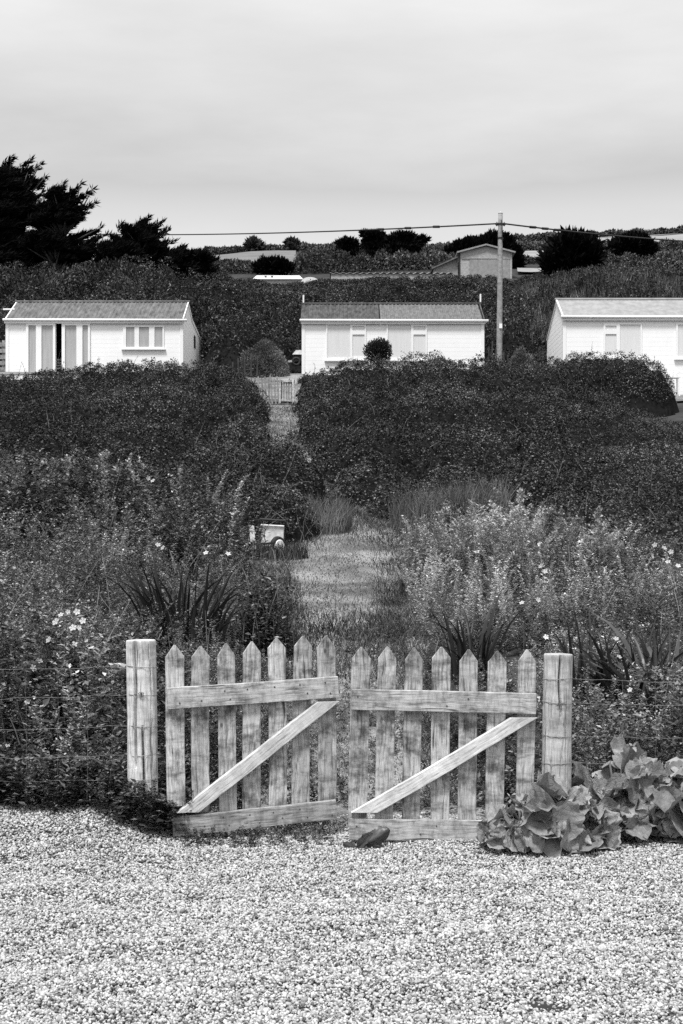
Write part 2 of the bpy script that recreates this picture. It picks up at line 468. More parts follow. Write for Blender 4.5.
def shoots(p, nr, n, length, rad, up=.8, leaf=None):
    """thin curved shoots standing out of a canopy"""
    mb = MB(); lv = []
    for i in rng.choice(len(p), n):
        d = unit(nr[i] * .6 + np.array([0, 0, up]) + rng.normal(size=3) * .35); L = length * rng.uniform(.5, 1.2)
        bend = rng.normal(size=3) * .35; s = np.linspace(-.25, 1, 6)[:, None]
        pts = p[i] + d * L * s + bend * L * np.clip(s, 0, 1) ** 2 - np.array([0, 0, .2]) * L * np.clip(s, 0, 1) ** 3
        mb.tube(pts, rad * np.linspace(1, .35, 6), 4, cap=False)
        if leaf:
            k = int(10 * L / .5) + 4; s2 = rng.random(k)[:, None]; idx = s2 * 5; i0 = np.clip(idx.astype(int)[:, 0], 0, 4)
            q = pts[i0] + (pts[i0 + 1] - pts[i0]) * (idx - i0[:, None]); lv.append(leaf_quads(q, rnd_dir(k) + [0, 0, .6], rnd_dir(k) + d, leaf * rng.uniform(.6, 1.3, k), leaf * .5 * rng.uniform(.6, 1.2, k)))
    return mb, (np.concatenate(lv) if lv else None)


def poly_in(poly, x, y):
    """signed distance inside a polygon of plan points (positive inside)"""
    poly = np.asarray(poly, float); x = np.asarray(x, float); y = np.asarray(y, float)
    d = np.full(x.shape, 1e9); ins = np.zeros(x.shape, bool)
    for (ax, ay), (bx, by) in zip(poly, np.roll(poly, -1, 0)):
        ex, ey = bx - ax, by - ay; tt = np.clip(((x - ax) * ex + (y - ay) * ey) / (ex * ex + ey * ey), 0, 1)
        d = np.minimum(d, np.hypot(x - ax - tt * ex, y - ay - tt * ey))
        c = ((ay > y) != (by > y)); ins ^= c & (x < ex * (y - ay) / (ey if ey else 1e-9) + ax)
    return np.where(ins, d, -d)


def hedge(name, label, cat, poly, H, edge, dens, size, mat, lump=1.0, amp=.3, seed=0, nshoot=60, shoot=.5, twigs='pale', group=None, step=.2, extra=None):
    poly = np.array(poly); x0, y0 = poly.min(0) - .3; x1, y1 = poly.max(0) + .3

    def hf(x, y):
        wob = (fbm(x * .8, y * .8, seed + 3) - .5) * .9 * edge
        m = np.clip((poly_in(poly, x, y) + wob) / edge, 0, 1); m = np.sqrt(1 - (1 - m) ** 2)
        hh = H(x, y) if callable(H) else H
        wx = x + (fbm(x * 1.3, y * 1.3, seed + 5) - .5) * .8; wy = y + (fbm(x * 1.3, y * 1.3, seed + 6) - .5) * .8
        l = dome(wx / lump, wy / lump, seed) * .55 + dome(wx / lump * 2.3, wy / lump * 2.3, seed + 1) * .35 + fbm(x / lump * 5, y / lump * 5, seed + 2) * .2
        tf = dome(wx * 3.6, wy * 3.2, seed + 7) * .5 + dome(wx * 6.5 + 3, wy * 6.0, seed + 8) * .5
        return m * hh * (1 - amp + amp * 1.1 * l) - .02 * (m <= 0) + np.where(m > .2, (tf - .45) * .3, 0)
    core, p, nr, lq = veg_surface(hf, x0, x1, y0, y1, step, dens, size, jit=.07, sink=.2, bias=1.5, leggy=.5)
    c = poly.mean(0); t = thing(name, label, cat, (c[0], c[1], float(G(c[0], c[1]))), group)
    sb, sl = shoots(p, nr, nshoot, shoot, .006, leaf=size)
    lf = MB().quads(lq)
    if sl is not None: lf.quads(sl)
    lf.build('foliage', M[mat], t)
    core.build('branches_or_inner_shade', M['core'], t, smooth=True)  # solid core sheet, its dark colour stands for shade between the leaves
    setp(sb.build('shoots', M['twig' if twigs == 'pale' else 'stem'], t, smooth=True), kind='stuff')
    return t, hf


def mounds(name, label, cat, lobes, dens, size, mat, seed=0, nshoot=60, shoot=.4, base=.10, step=.17, rough=.42):
    """a hedge grown together from rounded mounds: (px, py of the top, distance, half width, half depth)"""
    L_ = [(X_(a, c), c, rx, ry, max(.4, Z_(b, c) - float(G(X_(a, c), c)))) for a, b, c, rx, ry in lobes]; A = np.array(L_)
    x0, y0 = (A[:, :2] - A[:, 2:4] * 1.15).min(0) - .2; x1, y1 = (A[:, :2] + A[:, 2:4] * 1.15).max(0) + .2

    def hf(x, y):
        wx = x + (fbm(x * 1.2, y * 1.2, seed + 5) - .5) * .7; wy = y + (fbm(x * 1.2, y * 1.2, seed + 6) - .5) * .9; h = np.full(x.shape, -.02)
        for cx, cy, rx, ry, hh in L_:
            q = ((wx - cx) / rx) ** 2 + ((wy - cy) / ry) ** 2
            h = np.maximum(h, np.where(q < 1.25, np.minimum(base, hh) * (q < 1.2), -.02)); h = np.maximum(h, hh * np.clip(1 - q, 0, 1) ** .5)
        l = dome(wx * 1.15, wy * 1.0, seed) * .5 + dome(wx * 2.9, wy * 2.6, seed + 1) * .5
        tf = dome(wx * 3.6, wy * 3.2, seed + 7) * .5 + dome(wx * 6.5 + 3, wy * 6.0, seed + 8) * .5
        return h * np.where(h > 0, 1 - rough + rough * 1.25 * l, 1) + np.where(h > .05, (tf - .45) * np.minimum(.34, h * .8), 0)
    core, p, nr, lq = veg_surface(hf, x0, x1, y0, y1, step, dens, size, jit=min(.07, size * 1.2), sink=.22, bias=1.5, leggy=.62)
    t = thing(name, label, cat, (A[:, 0].mean(), A[:, 1].mean(), float(G(A[:, 0].mean(), A[:, 1].mean()))))
    sb, sl = shoots(p, nr, nshoot, shoot, .006, leaf=size)
    MB().quads(lq).quads(sl).build('foliage', M[mat], t); core.build('branches_or_inner_shade', M['core'], t, smooth=True)  # the core is a closed sheet with the inner shade painted into its colour
    setp(sb.build('shoots', M['stem'], t, smooth=True), kind='stuff'); return t


mounds('bramble_hedge', 'broad dark bramble hedge below the leftmost chalet, its side cut along the path', 'hedge',
       [(-40, 388, 38, 3.4, 3.2), (30, 382, 39, 3.3, 3.2), (92, 372, 41, 3.2, 3), (150, 367, 42, 3, 2.8), (205, 369, 42, 1.75, 2.6), (236, 381, 40, .9, 2.2), (-20, 410, 33.5, 2.8, 2.0), (62, 402, 34.5, 2.6, 2.0), (148, 392, 35.5, 2.4, 2.1),
        (215, 398, 35, 1.25, 2.0), (238, 424, 31, .68, 2.0), (-30, 440, 28, 2.4, 2), (25, 434, 28.5, 2.2, 2), (100, 427, 29.5, 2.3, 2.1), (170, 436, 28.7, 1.8, 1.9), (222, 452, 26.8, .95, 1.6), (-10, 468, 24.5, 1.8, 1.5), (55, 464, 24.6, 1.7, 1.5), (128, 460, 25, 1.6, 1.5), (190, 470, 24.3, 1.2, 1.3)],
       1900, .05, 'leaf_dark', 1, 170, .4, rough=.34)
mounds('overgrown_bush', 'dark overgrown bush overhanging the path bend above the upended barrow', 'bush',
       [(283, 440, 25.6, .62, 1.3), (262, 455, 24.2, .75, 1.1), (300, 468, 23.9, .42, .7), (250, 482, 22.7, .7, .9), (276, 490, 22.5, .62, .85), (240, 462, 25.5, .8, 1.1)], 2400, .045, 'leaf_dark', 21, 50, .45, step=.1)
mounds('clipped_hedge', 'wide rounded hedge right of the path below the middle chalet', 'hedge',
       [(332, 374, 41.5, .88, 2.2), (372, 363, 42, 1.6, 2.3), (428, 359, 43, 1.9, 2.2), (492, 362, 43, 1.9, 2.2), (548, 365, 43, 1.8, 2.2),
        (326, 404, 36, .70, 2.2), (372, 394, 35.2, 1.35, 2.0), (436, 389, 35.5, 1.7, 2.0), (508, 396, 34.8, 1.7, 1.9), (568, 392, 36.5, 1.7, 2.0),
        (340, 434, 30.2, .55, 1.6), (392, 428, 29.6, 1.25, 1.6), (462, 432, 28.8, 1.5, 1.6), (534, 436, 29.0, 1.45, 1.6),
        (372, 466, 26.6, .75, 1.2), (412, 484, 24.7, .68, 1.0), (458, 473, 25, .95, 1.1), (512, 468, 25.4, 1.1, 1.2), (556, 476, 25.2, .8, 1.1)],
       1900, .05, 'leaf_hedge', 41, 150, .4, rough=.34)
# -- dome before the right chalet
hedge('dome_hedge', 'domed dark hedge end rising in front of the rightmost chalet beside the bench', 'hedge',
      [(6.3, 41.0), (9.75, 41.2), (9.8, 44.6), (6.6, 45)], 1.55, 1.0, 1500, .05, 'leaf_dark', 1.3, .22, 61, 30, .3, 'dark')
# -- bank on the right
mounds('ivy_bank', 'sloping bank of small dense leaves right of the wide rounded hedge', 'hedge',
       [(600, 411, 35, 2, 2.2), (650, 428, 33.5, 1.9, 2.1), (722, 434, 34.5, 2.2, 2.2), (780, 432, 33.5, 2.4, 2.2), (610, 454, 29, 1.5, 1.8), (668, 450, 29.5, 1.7, 1.8), (730, 452, 29, 1.8, 1.8), (590, 484, 25, 1.2, 1.4), (648, 482, 25, 1.4, 1.5), (705, 480, 25, 1.5, 1.5), (765, 480, 25, 1.6, 1.5),
        (575, 515, 21.5, .95, 1.1), (630, 514, 21.5, 1.1, 1.2), (688, 512, 21.5, 1.15, 1.2), (745, 512, 21.5, 1.2, 1.2), (622, 546, 18.5, .75, .9), (676, 543, 18.5, .9, 1), (735, 543, 18.5, 1, 1)],
       2000, .043, 'leaf_hedge', 81, 120, .3)

# ------------------------------------------------------------------ weeds
def herb(h, nl, leaf, spread, tufted=True):
    """one weed: stem leaves as (n,4,3)"""
    k = nl; s = rng.random(k) ** .7; a = rng.uniform(0, 2 * np.pi, k); bend = rng.normal(size=2) * .18 * h
    p = np.stack([bend[0] * s ** 2, bend[1] * s ** 2, s * h], 1)
    # side branches
    br = rng.integers(0, 6, k); ba = br * 1.05 + rng.normal(size=k) * .2; rr = spread * (1 - s * .65) * rng.random(k)
    p[:, 0] += np.cos(ba) * rr; p[:, 1] += np.sin(ba) * rr; p[:, 2] += rr * .25
    ax = np.stack([np.cos(a), np.sin(a), rng.uniform(-.1, .9, k)], 1)
    nr = np.stack([np.cos(a) * -.3, np.sin(a) * -.3, np.ones(k)], 1) + rng.normal(size=(k, 3)) * .3
    L = leaf * rng.uniform(.6, 1.3, k) * (1.1 - .45 * s)
    return leaf_quads(p, nr, ax, L, L * rng.uniform(.35, .6, k))


def plant_many(xy, templates, hs, lift=0.0):
    out = []
    pick = rng.integers(0, len(templates), len(xy)); gz = G(xy[:, 0], xy[:, 1])
    for ti, T in enumerate(templates):
        s = np.where(pick == ti)[0]
        if not len(s): continue
        a = rng.uniform(0, 2 * np.pi, len(s)); c, sn = np.cos(a), np.sin(a); sc = hs[s]
        R = np.zeros((len(s), 3, 3)); R[:, 0, 0] = c; R[:, 0, 1] = -sn; R[:, 1, 0] = sn; R[:, 1, 1] = c; R[:, 2, 2] = 1
        R[:, 0, 2] = rng.normal(size=len(s)) * .18; R[:, 1, 2] = rng.normal(size=len(s)) * .18
        q = np.einsum('nij,qkj->nqki', R * sc[:, None, None], T) + np.stack([xy[s, 0], xy[s, 1], gz[s] + lift], 1)[:, None, None]
        out.append(q.reshape(-1, 4, 3))
    return np.concatenate(out)


def region(n, x0, x1, y0, y1, fn):
    xy = np.stack([rng.uniform(x0, x1, n), rng.uniform(y0, y1, n)], 1); return xy[fn(xy[:, 0], xy[:, 1])]


def cap(xy, h):
    """weeds farther up stay below the foot of the hedges"""
    px = CX + xy[:, 0] / xy[:, 1] * F
    line = np.interp(px, [0, 90, 180, 250, 300, 400, 440, 500, 560, 683], [474, 480, 490, 520, 556, 520, 512, 512, 535, 560]) + 26 * (rng.random(len(px)) ** 2 - .75) + 22 * (fbm(px * .03, px * 0, 6) - .5)
    return np.where(xy[:, 1] > 14.3, np.clip(np.minimum(h, Z_(line, xy[:, 1]) - G(xy[:, 0], xy[:, 1])), .1, 2), h)


TH = [herb(1, 130, .105, .24) for _ in range(7)]            # leafy
TS = [herb(1, 150, .07, .13) for _ in range(6)]          # tall, small leaves
TB = [herb(1, 60, .26, .45) for _ in range(5)]              # low, big leaves
infr = lambda x, y: np.abs(x) < .25 * y + 2.0


def clump(x, y): return dome(x * 1.5 + .6 * vn(x * 2, y * 2, 3), y * 1.1 + .6 * vn(x * 2, y * 2, 9), 71)


def vh(x, y):
    """height of the weeds"""
    d = np.where(np.asarray(y) < 9.0, 3.0, pdist(x, y))
    h = .12 + .42 * sstep(-.1, .9, d) + .25 * sstep(.8, 3, d)
    return h * (.5 + .6 * fbm(x * .8, y * .8, 77) + .45 * clump(x, y)) * np.interp(y, [9, 10, 11, 15, 18, 24], [.95, 1.05, .72, .68, 1.05, 1.4]) * np.where((x > 0) & (np.asarray(y) > 10), .8, 1.0)


# near weeds, mid grey
xy = region(8300, -6.7, 6.7, 8.62, 14.5, lambda x, y: infr(x, y) & ((y > 9.2) | (np.abs(x) > 1.3)) & ((y > 9) | (x < 0) | (x > 2)) & (rng.random(len(x)) < .3 + .7 * clump(x, y)) & (pdist(x, y) > -.08 + .25 * vn(x * 3, y * 3, 4)))
pale = fbm(xy[:, 0] * .9, xy[:, 1] * .9, 31) + .11 * sstep(.3, 2.5, np.abs(xy[:, 0])) + .16 * sstep(10.2, 11.8, xy[:, 1]) - .12 * (xy[:, 1] < 10.2) > .48
H0 = vh(xy[:, 0], xy[:, 1]) * rng.uniform(.6, 1.25, len(xy))
mb = MB().quads(plant_many(xy[~pale], TH + TS[:3], H0[~pale]))
setp(mb.build('undergrowth', M['leaf_mid']), 'tangle of leafy weeds behind the wire fence and gates', 'undergrowth', kind='stuff')
mb = MB().quads(plant_many(xy[pale], TH[:3] + TS, H0[pale] * .85))
setp(mb.build('pale_undergrowth', M['leaf_light']), 'pale low weeds with small leaves either side of the path', 'undergrowth', kind='stuff')
# middle weeds up to the foot of the hedges
xy = region(13500, -8.6, 8.6, 14.3, 25, lambda x, y: infr(x, y) & (rng.random(len(x)) < .3 + .7 * clump(x, y)) & ~((CX + x / y * F > 246) & (x < -.3) & (y > 17)) & ~((x < -.3) & (y > 21.2) & (x > -3)) & (pdist(x, y) > -.34 + .62 * vn(x * 2, y * 1.4, 4)) & (x < np.interp(y, [14, 15.5, 19, 22.5, 25], [8, 5.4, 3.4, 1.5, .5])) & ~((x < 0) & (y > 23.2)))
yy = xy[:, 1]; far = sstep(15, 18.5, yy + (fbm(xy[:, 0], yy, 8) - .5) * 3)
sel = rng.random(len(xy)); H1 = cap(xy, vh(xy[:, 0], yy) * rng.uniform(.55, 1.25, len(xy)))
pale = (fbm(xy[:, 0] * .7, yy * .7, 33) + .22 * (1 - far) + .05 * (xy[:, 0] > 0) - .14 * ((xy[:, 0] < 0) & (yy > 16.5)) > .60)
mb = MB().quads(plant_many(xy[~pale], TH + TS, H1[~pale]))
setp(mb.build('rough_weeds', M['leaf_mid']), 'rough weeds on the slope below the hedges', 'weeds', kind='stuff')
mb = MB().quads(plant_many(xy[pale], TS, H1[pale] * .95))
setp(mb.build('pale_weeds', M['leaf_light']), 'pale weeds scattered over the slope below the hedges', 'weeds', kind='stuff')
# pale feathery weeds right of the path
TF = [herb(1, 170, .06, .055) for _ in range(6)]
xy = region(1500, .8, 5.2, 12.6, 18.2, lambda x, y: infr(x, y) & (pdist(x, y) > .15) & (dome(x * .8, y * .55, 63) * (.55 + .45 * sstep(3.6, 2.2, x)) > .56 + .3 * rng.random(len(x))) & (x < np.interp(y, [12, 15, 18.2], [6, 4.4, 3.2])))
mb = MB().quads(plant_many(xy, TF, cap(xy, rng.uniform(.35, .85, len(xy)) * np.interp(xy[:, 1], [12.6, 15, 18], [.6, .8, 1.1]) + .0) + .08))
setp(mb.build('feathery_weeds', M['leaf_silver']), 'pale feathery weeds on the slope right of the path', 'weeds', kind='stuff')
xy = region(900, -6, -.9, 17.5, 22.5, lambda x, y: infr(x, y) & (dome(x * .7, y * .5, 67) > .5 + .3 * rng.random(len(x))) & ~((CX + x / y * F > 240) & (y > 17)))
hs = cap(xy, rng.uniform(.5, 1.15, len(xy))) + .12; pk = rng.random(len(xy)) < .14
setp(MB().quads(plant_many(xy[pk], TF, hs[pk] * 1.1)).build('pale_spiky_weeds', M['leaf_silver']), 'pale upright weeds scattered at the foot of the left hedge', 'weeds', kind='stuff')
mb = MB().quads(plant_many(xy[~pk], TF, hs[~pk]))
setp(mb.build('spiky_weeds', M['leaf_mid']), 'tall upright weeds at the foot of the left hedge', 'weeds', kind='stuff')
# dry bare stalks among them
mb = MB()
xy = region(700, -7, 6, 9.6, 24, lambda x, y: infr(x, y) & (pdist(x, y) > .35) & ~((x > 2) & (y > 16)))
for x, y in xy[:230]:
    h = float(cap(np.array([[x, y]]), np.array([float(vh(x, y)) * rng.uniform(.8, 1.35)]))[0]) + .04; g = float(G(x, y)); b = rng.normal(size=2) * .25 * h; s = np.linspace(0, 1, 5)
    mb.tube(np.stack([x + b[0] * s ** 1.5, y + b[1] * s ** 1.5, g + h * s], 1), np.linspace(.005, .002, 5), 4, cap=False)
setp(mb.build('dry_stalks', M['twig']), 'thin dry stalks standing among the weeds', 'stalks', kind='stuff')
# low creeping leaves along the gravel edge
xy = region(2100, -6.4, 6.4, 8.6, 9.5, lambda x, y: ((np.abs(x - .04) > 1.08) | (y > 9.0)) & (np.abs(x) > .12) & ~((np.abs(x) < 1) & (y > 9.25)) & (rng.random(len(x)) < np.where(np.abs(x) < 1.05, .3, 1)))
mb = MB().quads(plant_many(xy, TB, rng.uniform(.10, .24, len(xy))))
xy = region(1500, -2.6, -.95, 8.1, 9.2, lambda x, y: y > 8.58 - .16 * sstep(-2.1, -1.6, x) - .16 * sstep(-1.7, -1.15, x) + .3 * (fbm(x * 4, x * 0, 5) - .5))
mb.quads(plant_many(xy, TB + TH, rng.uniform(.10, .25, len(xy)) * (1 + .3 * vn(xy[:, 0] * 4, xy[:, 1] * 4, 2)))); xy = region(150, -.95, -.05, 8.2, 8.9, lambda x, y: rng.random(len(x)) < .6)
mb.quads(plant_many(xy, TB, rng.uniform(.05, .12, len(xy))))
setp(mb.build('creeping_weeds', M['leaf_mid']), 'low leafy weeds creeping over the edge of the gravel', 'weeds', kind='stuff')

# low weeds creeping into the trodden way just behind the gates
xy = region(2600, -1.3, 1.4, 9.15, 14.2, lambda x, y: (rng.random(len(x)) < np.interp(y, [9.1, 9.6, 12, 14.2], [.5, .9, .75, .15])))
mb = MB().quads(plant_many(xy, TB + TH, rng.uniform(.04, .13, len(xy)) * (1 + .6 * sstep(.3, 1.0, np.abs(xy[:, 0] - .08)))))
setp(mb.build('low_weeds', M['leaf_mid']), 'low dark weeds over the ground behind the gates', 'weeds', kind='stuff')
# grass on the path and beside it
mb = MB()
n = 95000; y = 9.3 + (rng.random(n) ** 1.2) * 16; x = path_c(y) + rng.uniform(-1, 1, n) * (path_w(y) + .35)
k = rng.random(len(x)) < .25 + 1.5 * (fbm(x * 1.6, y * 1.6, 12) - .2) * (1 - .55 * (np.abs(x - path_c(y) - .2) < .2 * vn(y * 2, y * 0, 2) + .05)); x, y = x[k], y[k]
add_blades(mb, np.stack([x, y, G(x, y)], 1), rng.uniform(.012, .05, len(x)) * (1 + 1.2 * sstep(-.15, .2, pdist(x, y))), rng.uniform(.006, .011, len(x)), rng.uniform(.3, 1.3, len(x)))
n = 5000; y = rng.uniform(34, 44, n); x = path_c(y) + rng.uniform(-1, 1, n) * (path_w(y) + .1)
add_blades(mb, np.stack([x, y, G(x, y)], 1), rng.uniform(.04, .1, n), rng.uniform(.012, .02, n), rng.uniform(.3, 1, n))
setp(mb.build('path_grass', M['grass']), 'short worn grass on the path', 'grass', kind='stuff')


n = 34000; y = 12.5 + rng.random(n) * 17.5; u = rng.uniform(-1.2, 1.3, n); x = path_c(y) + u * path_w(y)
k = rng.random(n) < np.clip(.04 + .95 * sstep(.3, 1.1, u + .5 * (fbm(x * 1.5, y * .8, 91) - .5)) + .7 * sstep(-.7, -1.05, u) + .5 * sstep(20.8, 22.2, y) + .85 * sstep(16.4, 14.2, y), 0, 1) * (.25 + 1.1 * fbm(x * 2.2, y * 1.6, 93)); x, y = x[k], y[k]
mb = MB(); add_blades(mb, np.stack([x, y, G(x, y)], 1), rng.uniform(.04, .13, len(x)), rng.uniform(.006, .011, len(x)), rng.uniform(.2, 1.0, len(x)))
setp(mb.build('longer_grass', M['sedge']), 'longer dark grass growing over the right side of the path', 'grass', kind='stuff')


def clump_grass(name, label, cx, cy, rx, ry, n, h, mat, w=.008, lean=(.1, .5), group=None):
    a = rng.uniform(0, 2 * np.pi, n); r = np.sqrt(rng.random(n)); x = cx + np.cos(a) * r * rx; y = cy + np.sin(a) * r * ry
    mb = MB(); add_blades(mb, np.stack([x, y, G(x, y)], 1), h * rng.uniform(.5, 1.15, n), np.full(n, w), rng.uniform(*lean, n))
    o = mb.build(name, M[mat], loc=(cx, cy, float(G(cx, cy)))); return setp(o, label, 'grass', group)


clump_grass('grass_tuft', 'tall dry grass tuft beside the barrow at the path bend', X_(318, 23), 23.0, .55, .5, 1500, .62, 'drygrass', .011)
clump_grass('grass_tuft', 'dry grass tuft leaning against the foot of the wide hedge right of the path', X_(432, 23.2), 23.0, .7, .5, 1200, .7, 'drygrass', .011)
clump_grass('grass_tuft', 'tallest dry grass tuft under the wide hedge, right of the path', X_(478, 22.3), 22.3, .5, .4, 700, .85, 'drygrass', .011)


clump_grass('grass_tuft', 'low dark grass tuft in front of the upended barrow', X_(274, 20.2), 20.2, .5, .25, 900, .26, 'sedge', .010)


def sword_plant(label, px, Y, n, h, spread, mat='iris', w=.045, group='sword leaved clumps'):
    cx = X_(px, Y); cz = float(G(cx, Y)); mb = MB()
    for i in range(n):
        a = rng.uniform(0, 2 * np.pi); r = spread * math.sqrt(rng.random()); b = np.array([cx + math.cos(a) * r * .5, Y + math.sin(a) * r * .4, cz - .03])
        b[2] = float(G(b[0], b[1])) - .03
        hh = h * rng.uniform(.55, 1.12); ln = rng.uniform(.08, .6) * (1.6 if rng.random() < .2 else 1)
        d = np.array([math.cos(a + rng.normal() * .5), math.sin(a + rng.normal() * .5), 0]); s = np.linspace(0, 1, 7)[:, None]
        c = b + np.array([0, 0, 1.]) * hh * (s - .45 * ln * s ** 3) + d * hh * ln * s ** 2
        sd = unit(np.array([rng.normal(), rng.normal() * .6, 0])); ww = (w * rng.uniform(.7, 1.2) * np.array([.8, 1, 1, .95, .8, .5, .04]) / 2)[:, None]
        V = np.concatenate([c - sd * ww, c, c + sd * ww]); V[7:14] += np.cross(sd, [0, 0, 1]) * ww * .35
        f = [(k, k + 7, k + 8, k + 1) for k in range(6)] + [(k + 7, k + 14, k + 15, k + 8) for k in range(6)]
        mb.add(V, f)
    return setp(mb.build('sword_leaved_plant', M[mat], loc=(cx, Y, cz)), label, 'plant', group)


sword_plant('clump of dark arching sword leaves left of the path, in front of the dark shrub', 184, 13.2, 90, .88, .75, w=.034)
sword_plant('small sword leaved clump with one long arching leaf right of the path', 474, 12.2, 26, .78, .4, w=.034)
sword_plant('upright dark sword leaves standing behind the right gate post', 588, 10.9, 34, .82, .5, w=.036)
sword_plant('tall sword leaves with broad blades just right of the post, beside the white blooms', 640, 10.6, 40, .98, .46, w=.04)
sword_plant('tallest pale sword leaves, farthest to the right along the wire fence', 668, 10.4, 40, 1.15, .42, 'iris_light', w=.05)


def bushy(name, label, cat, px, Y, n, h, spread, mat, tpl, sc=(.7, 1.1), group=None, flowers=None):
    cx = X_(px, Y); cz = float(G(cx, Y)); t = thing(name, label, cat, (cx, Y, cz), group)
    a = rng.uniform(0, 2 * np.pi, n); r = np.sqrt(rng.random(n)) * spread; xy = np.stack([cx + np.cos(a) * r, Y + np.sin(a) * r * .8], 1)
    hs = h * rng.uniform(*sc, n) * (1 - .35 * (r / spread) ** 2)
    MB().quads(plant_many(xy, tpl, hs)).build('foliage', M[mat], t)
    mb = MB()
    for (x, y), hh in list(zip(xy, hs))[:40]:
        g = float(G(x, y)); b = rng.normal(size=2) * .12 * hh; s = np.linspace(0, .95, 5)
        mb.tube(np.stack([x + b[0] * s ** 2, y + b[1] * s ** 2, g + hh * s], 1), np.linspace(.007, .003, 5), 4, cap=False)
    setp(mb.build('stems', M['stem'], t), kind='stuff')
    return t


def bloom(mb, c, r):
    """a small five-petalled flower facing roughly the yard"""
    n = unit(np.array([rng.normal() * .5, -.8, .7 + rng.normal() * .3])); u = unit(np.cross(n, [0, 0, 1.])); v = np.cross(n, u)
    V = [c]; F_ = []
    for k in range(5):
        for da, rr in ((-.5, .8), (0, 1.05), (.5, .8)):
            a = k * 2 * np.pi / 5 + da; V.append(c + (u * math.cos(a) + v * math.sin(a)) * r * rr + n * r * .22)
        i = 1 + 3 * k; F_.append((0, i, i + 1, i + 2))
    mb.add(V, F_)


t = bushy('leafy_shrub', 'rounded dark leafy shrub left of the path, just beyond the gates', 'shrub', 268, 13.4, 42, .74, .30, 'leaf_mid', TH)
for px, Y, h, sp, lab in ((468, 16.8, 1.05, .45, 'tall silvery bushy weed, brightest one below the wide hedge right of the path'),
                          (440, 17.4, .95, .4, 'silvery weed at the path edge, left of the brightest silvery one'),
                          (515, 16.4, .85, .35, 'silvery weed with a single tall spire right of the brightest silvery one'),
                          (600, 15.2, .8, .35, 'thin silvery weed below the ivy bank on the right'),
                          (645, 9.6, .52, .25, 'silvery leafy weed behind the cabbage-like plant and wire fence'),
                          (95, 17.2, .8, .4, 'greyish bushy weed on the left slope above the white flowers')):
    bushy('silvery_weed', lab, 'weed', px, Y, 44, h, sp, 'leaf_silver' if px != 95 else 'leaf_light', TS, group='silvery weeds')

for i, (px, py, Y, lab) in enumerate(((110, 478, 21, 'palest upright flower spike on the left slope'), (44, 470, 22, 'flower spike left of the palest one, near the left hedge foot'),
                                      (180, 470, 21.5, 'flower spike right of the palest one under the left hedge'), (521, 490, 17.2, 'pale flower spike standing up between two silvery weeds on the right'),
                                      (598, 508, 16, 'pale flower spike at the edge of the bank of small leaves'))):
    x = X_(px, Y); z1 = Z_(py, Y); g = float(G(x, Y)); t = thing('flower_spike', lab, 'plant', (x, Y, g), 'pale flower spikes')
    s = np.linspace(0, 1, 7); pts = np.stack([x + .08 * (s - s ** 2) * (1 if i % 2 else -1), Y + 0 * s, g + (z1 - g) * s], 1)
    MB().tube(pts, np.linspace(.01, .004, 7), 5).build('stem', M['twig'], t)
    k = 170; u = .45 + .55 * rng.random(k); a = rng.uniform(0, 6.28, k); r = .06 * (1.15 - u) / .6 * rng.random(k) + .01
    p = np.stack([x + np.cos(a) * r, Y + np.sin(a) * r, g + (z1 - g) * u], 1)
    MB().quads(leaf_quads(p, rnd_dir(k), rnd_dir(k) + [0, 0, .6], np.full(k, .05), np.full(k, .03))).build('blossom', M['leaf_silver'], t)

# white flowering mallow beside the left post
fl = [(61, 615), (68, 612), (73, 628), (77, 612), (83, 621), (79, 628), (56, 622), (33, 668), (39, 661), (49, 640), (74, 645), (86, 641), (91, 648), (82, 657), (67, 672), (72, 682),
      (95, 691), (66, 694), (65, 700), (45, 695), (54, 705), (55, 715), (72, 711), (28, 702), (70, 690)]
t = bushy('flowering_weed', 'tall weed with many small white flowers behind the wire fence, left of the post', 'plant', 62, 10.1, 34, .95, .35, 'leaf_mid', TS)
for px, py in fl:
    m_ = bpy.data.meshes; mb = MB(); bloom(mb, P(px, py, 9.75 + rng.uniform(-.1, .12)), rng.uniform(.016, .03)); mb.build('flower', M['flower'], t)
for px, Y, pts, lab in ((615, 10.2, [(616, 639), (619, 657), (630, 690)], 'weed with three large white blooms behind the fence, right of the right post'),
                        (545, 13.0, [(541, 566), (545, 572), (538, 600), (546, 637), (522, 603)], 'weed dotted with white blooms right of the path, farther up than the posts'),
                        (655, 13.5, [(655, 545), (664, 548), (671, 552), (652, 556), (678, 566), (668, 562)], 'weed with small white blooms at the right, under the bank of small leaves'),
                        (478, 16.2, [(477, 552), (519, 566), (540, 544)], 'low weed with scattered white blooms below the silvery weeds'),
                        (145, 19, [(148, 478), (153, 481), (133, 477), (103, 492)], 'tall weed with a few white blooms on the left slope'),
                        (160, 13.8, [(158, 545), (163, 548), (206, 553), (228, 554), (52, 591), (58, 586), (36, 632)], 'low weed with white blooms behind the dark sword leaves'),
                        (20, 9.7, [(8, 745), (13, 752), (88, 750), (92, 757), (18, 757)], 'low weed with white blooms at the foot of the wire fence, left end')):
    t = bushy('flowering_weed', lab, 'plant', px, Y, 14, .42, .3, 'leaf_mid', TH, group='weeds with white blooms')
    for qx, qy in pts:
        mb = MB(); bloom(mb, P(qx, qy, Y - .35), .02 * Y / 10); mb.build('flower', M['flower'], t)

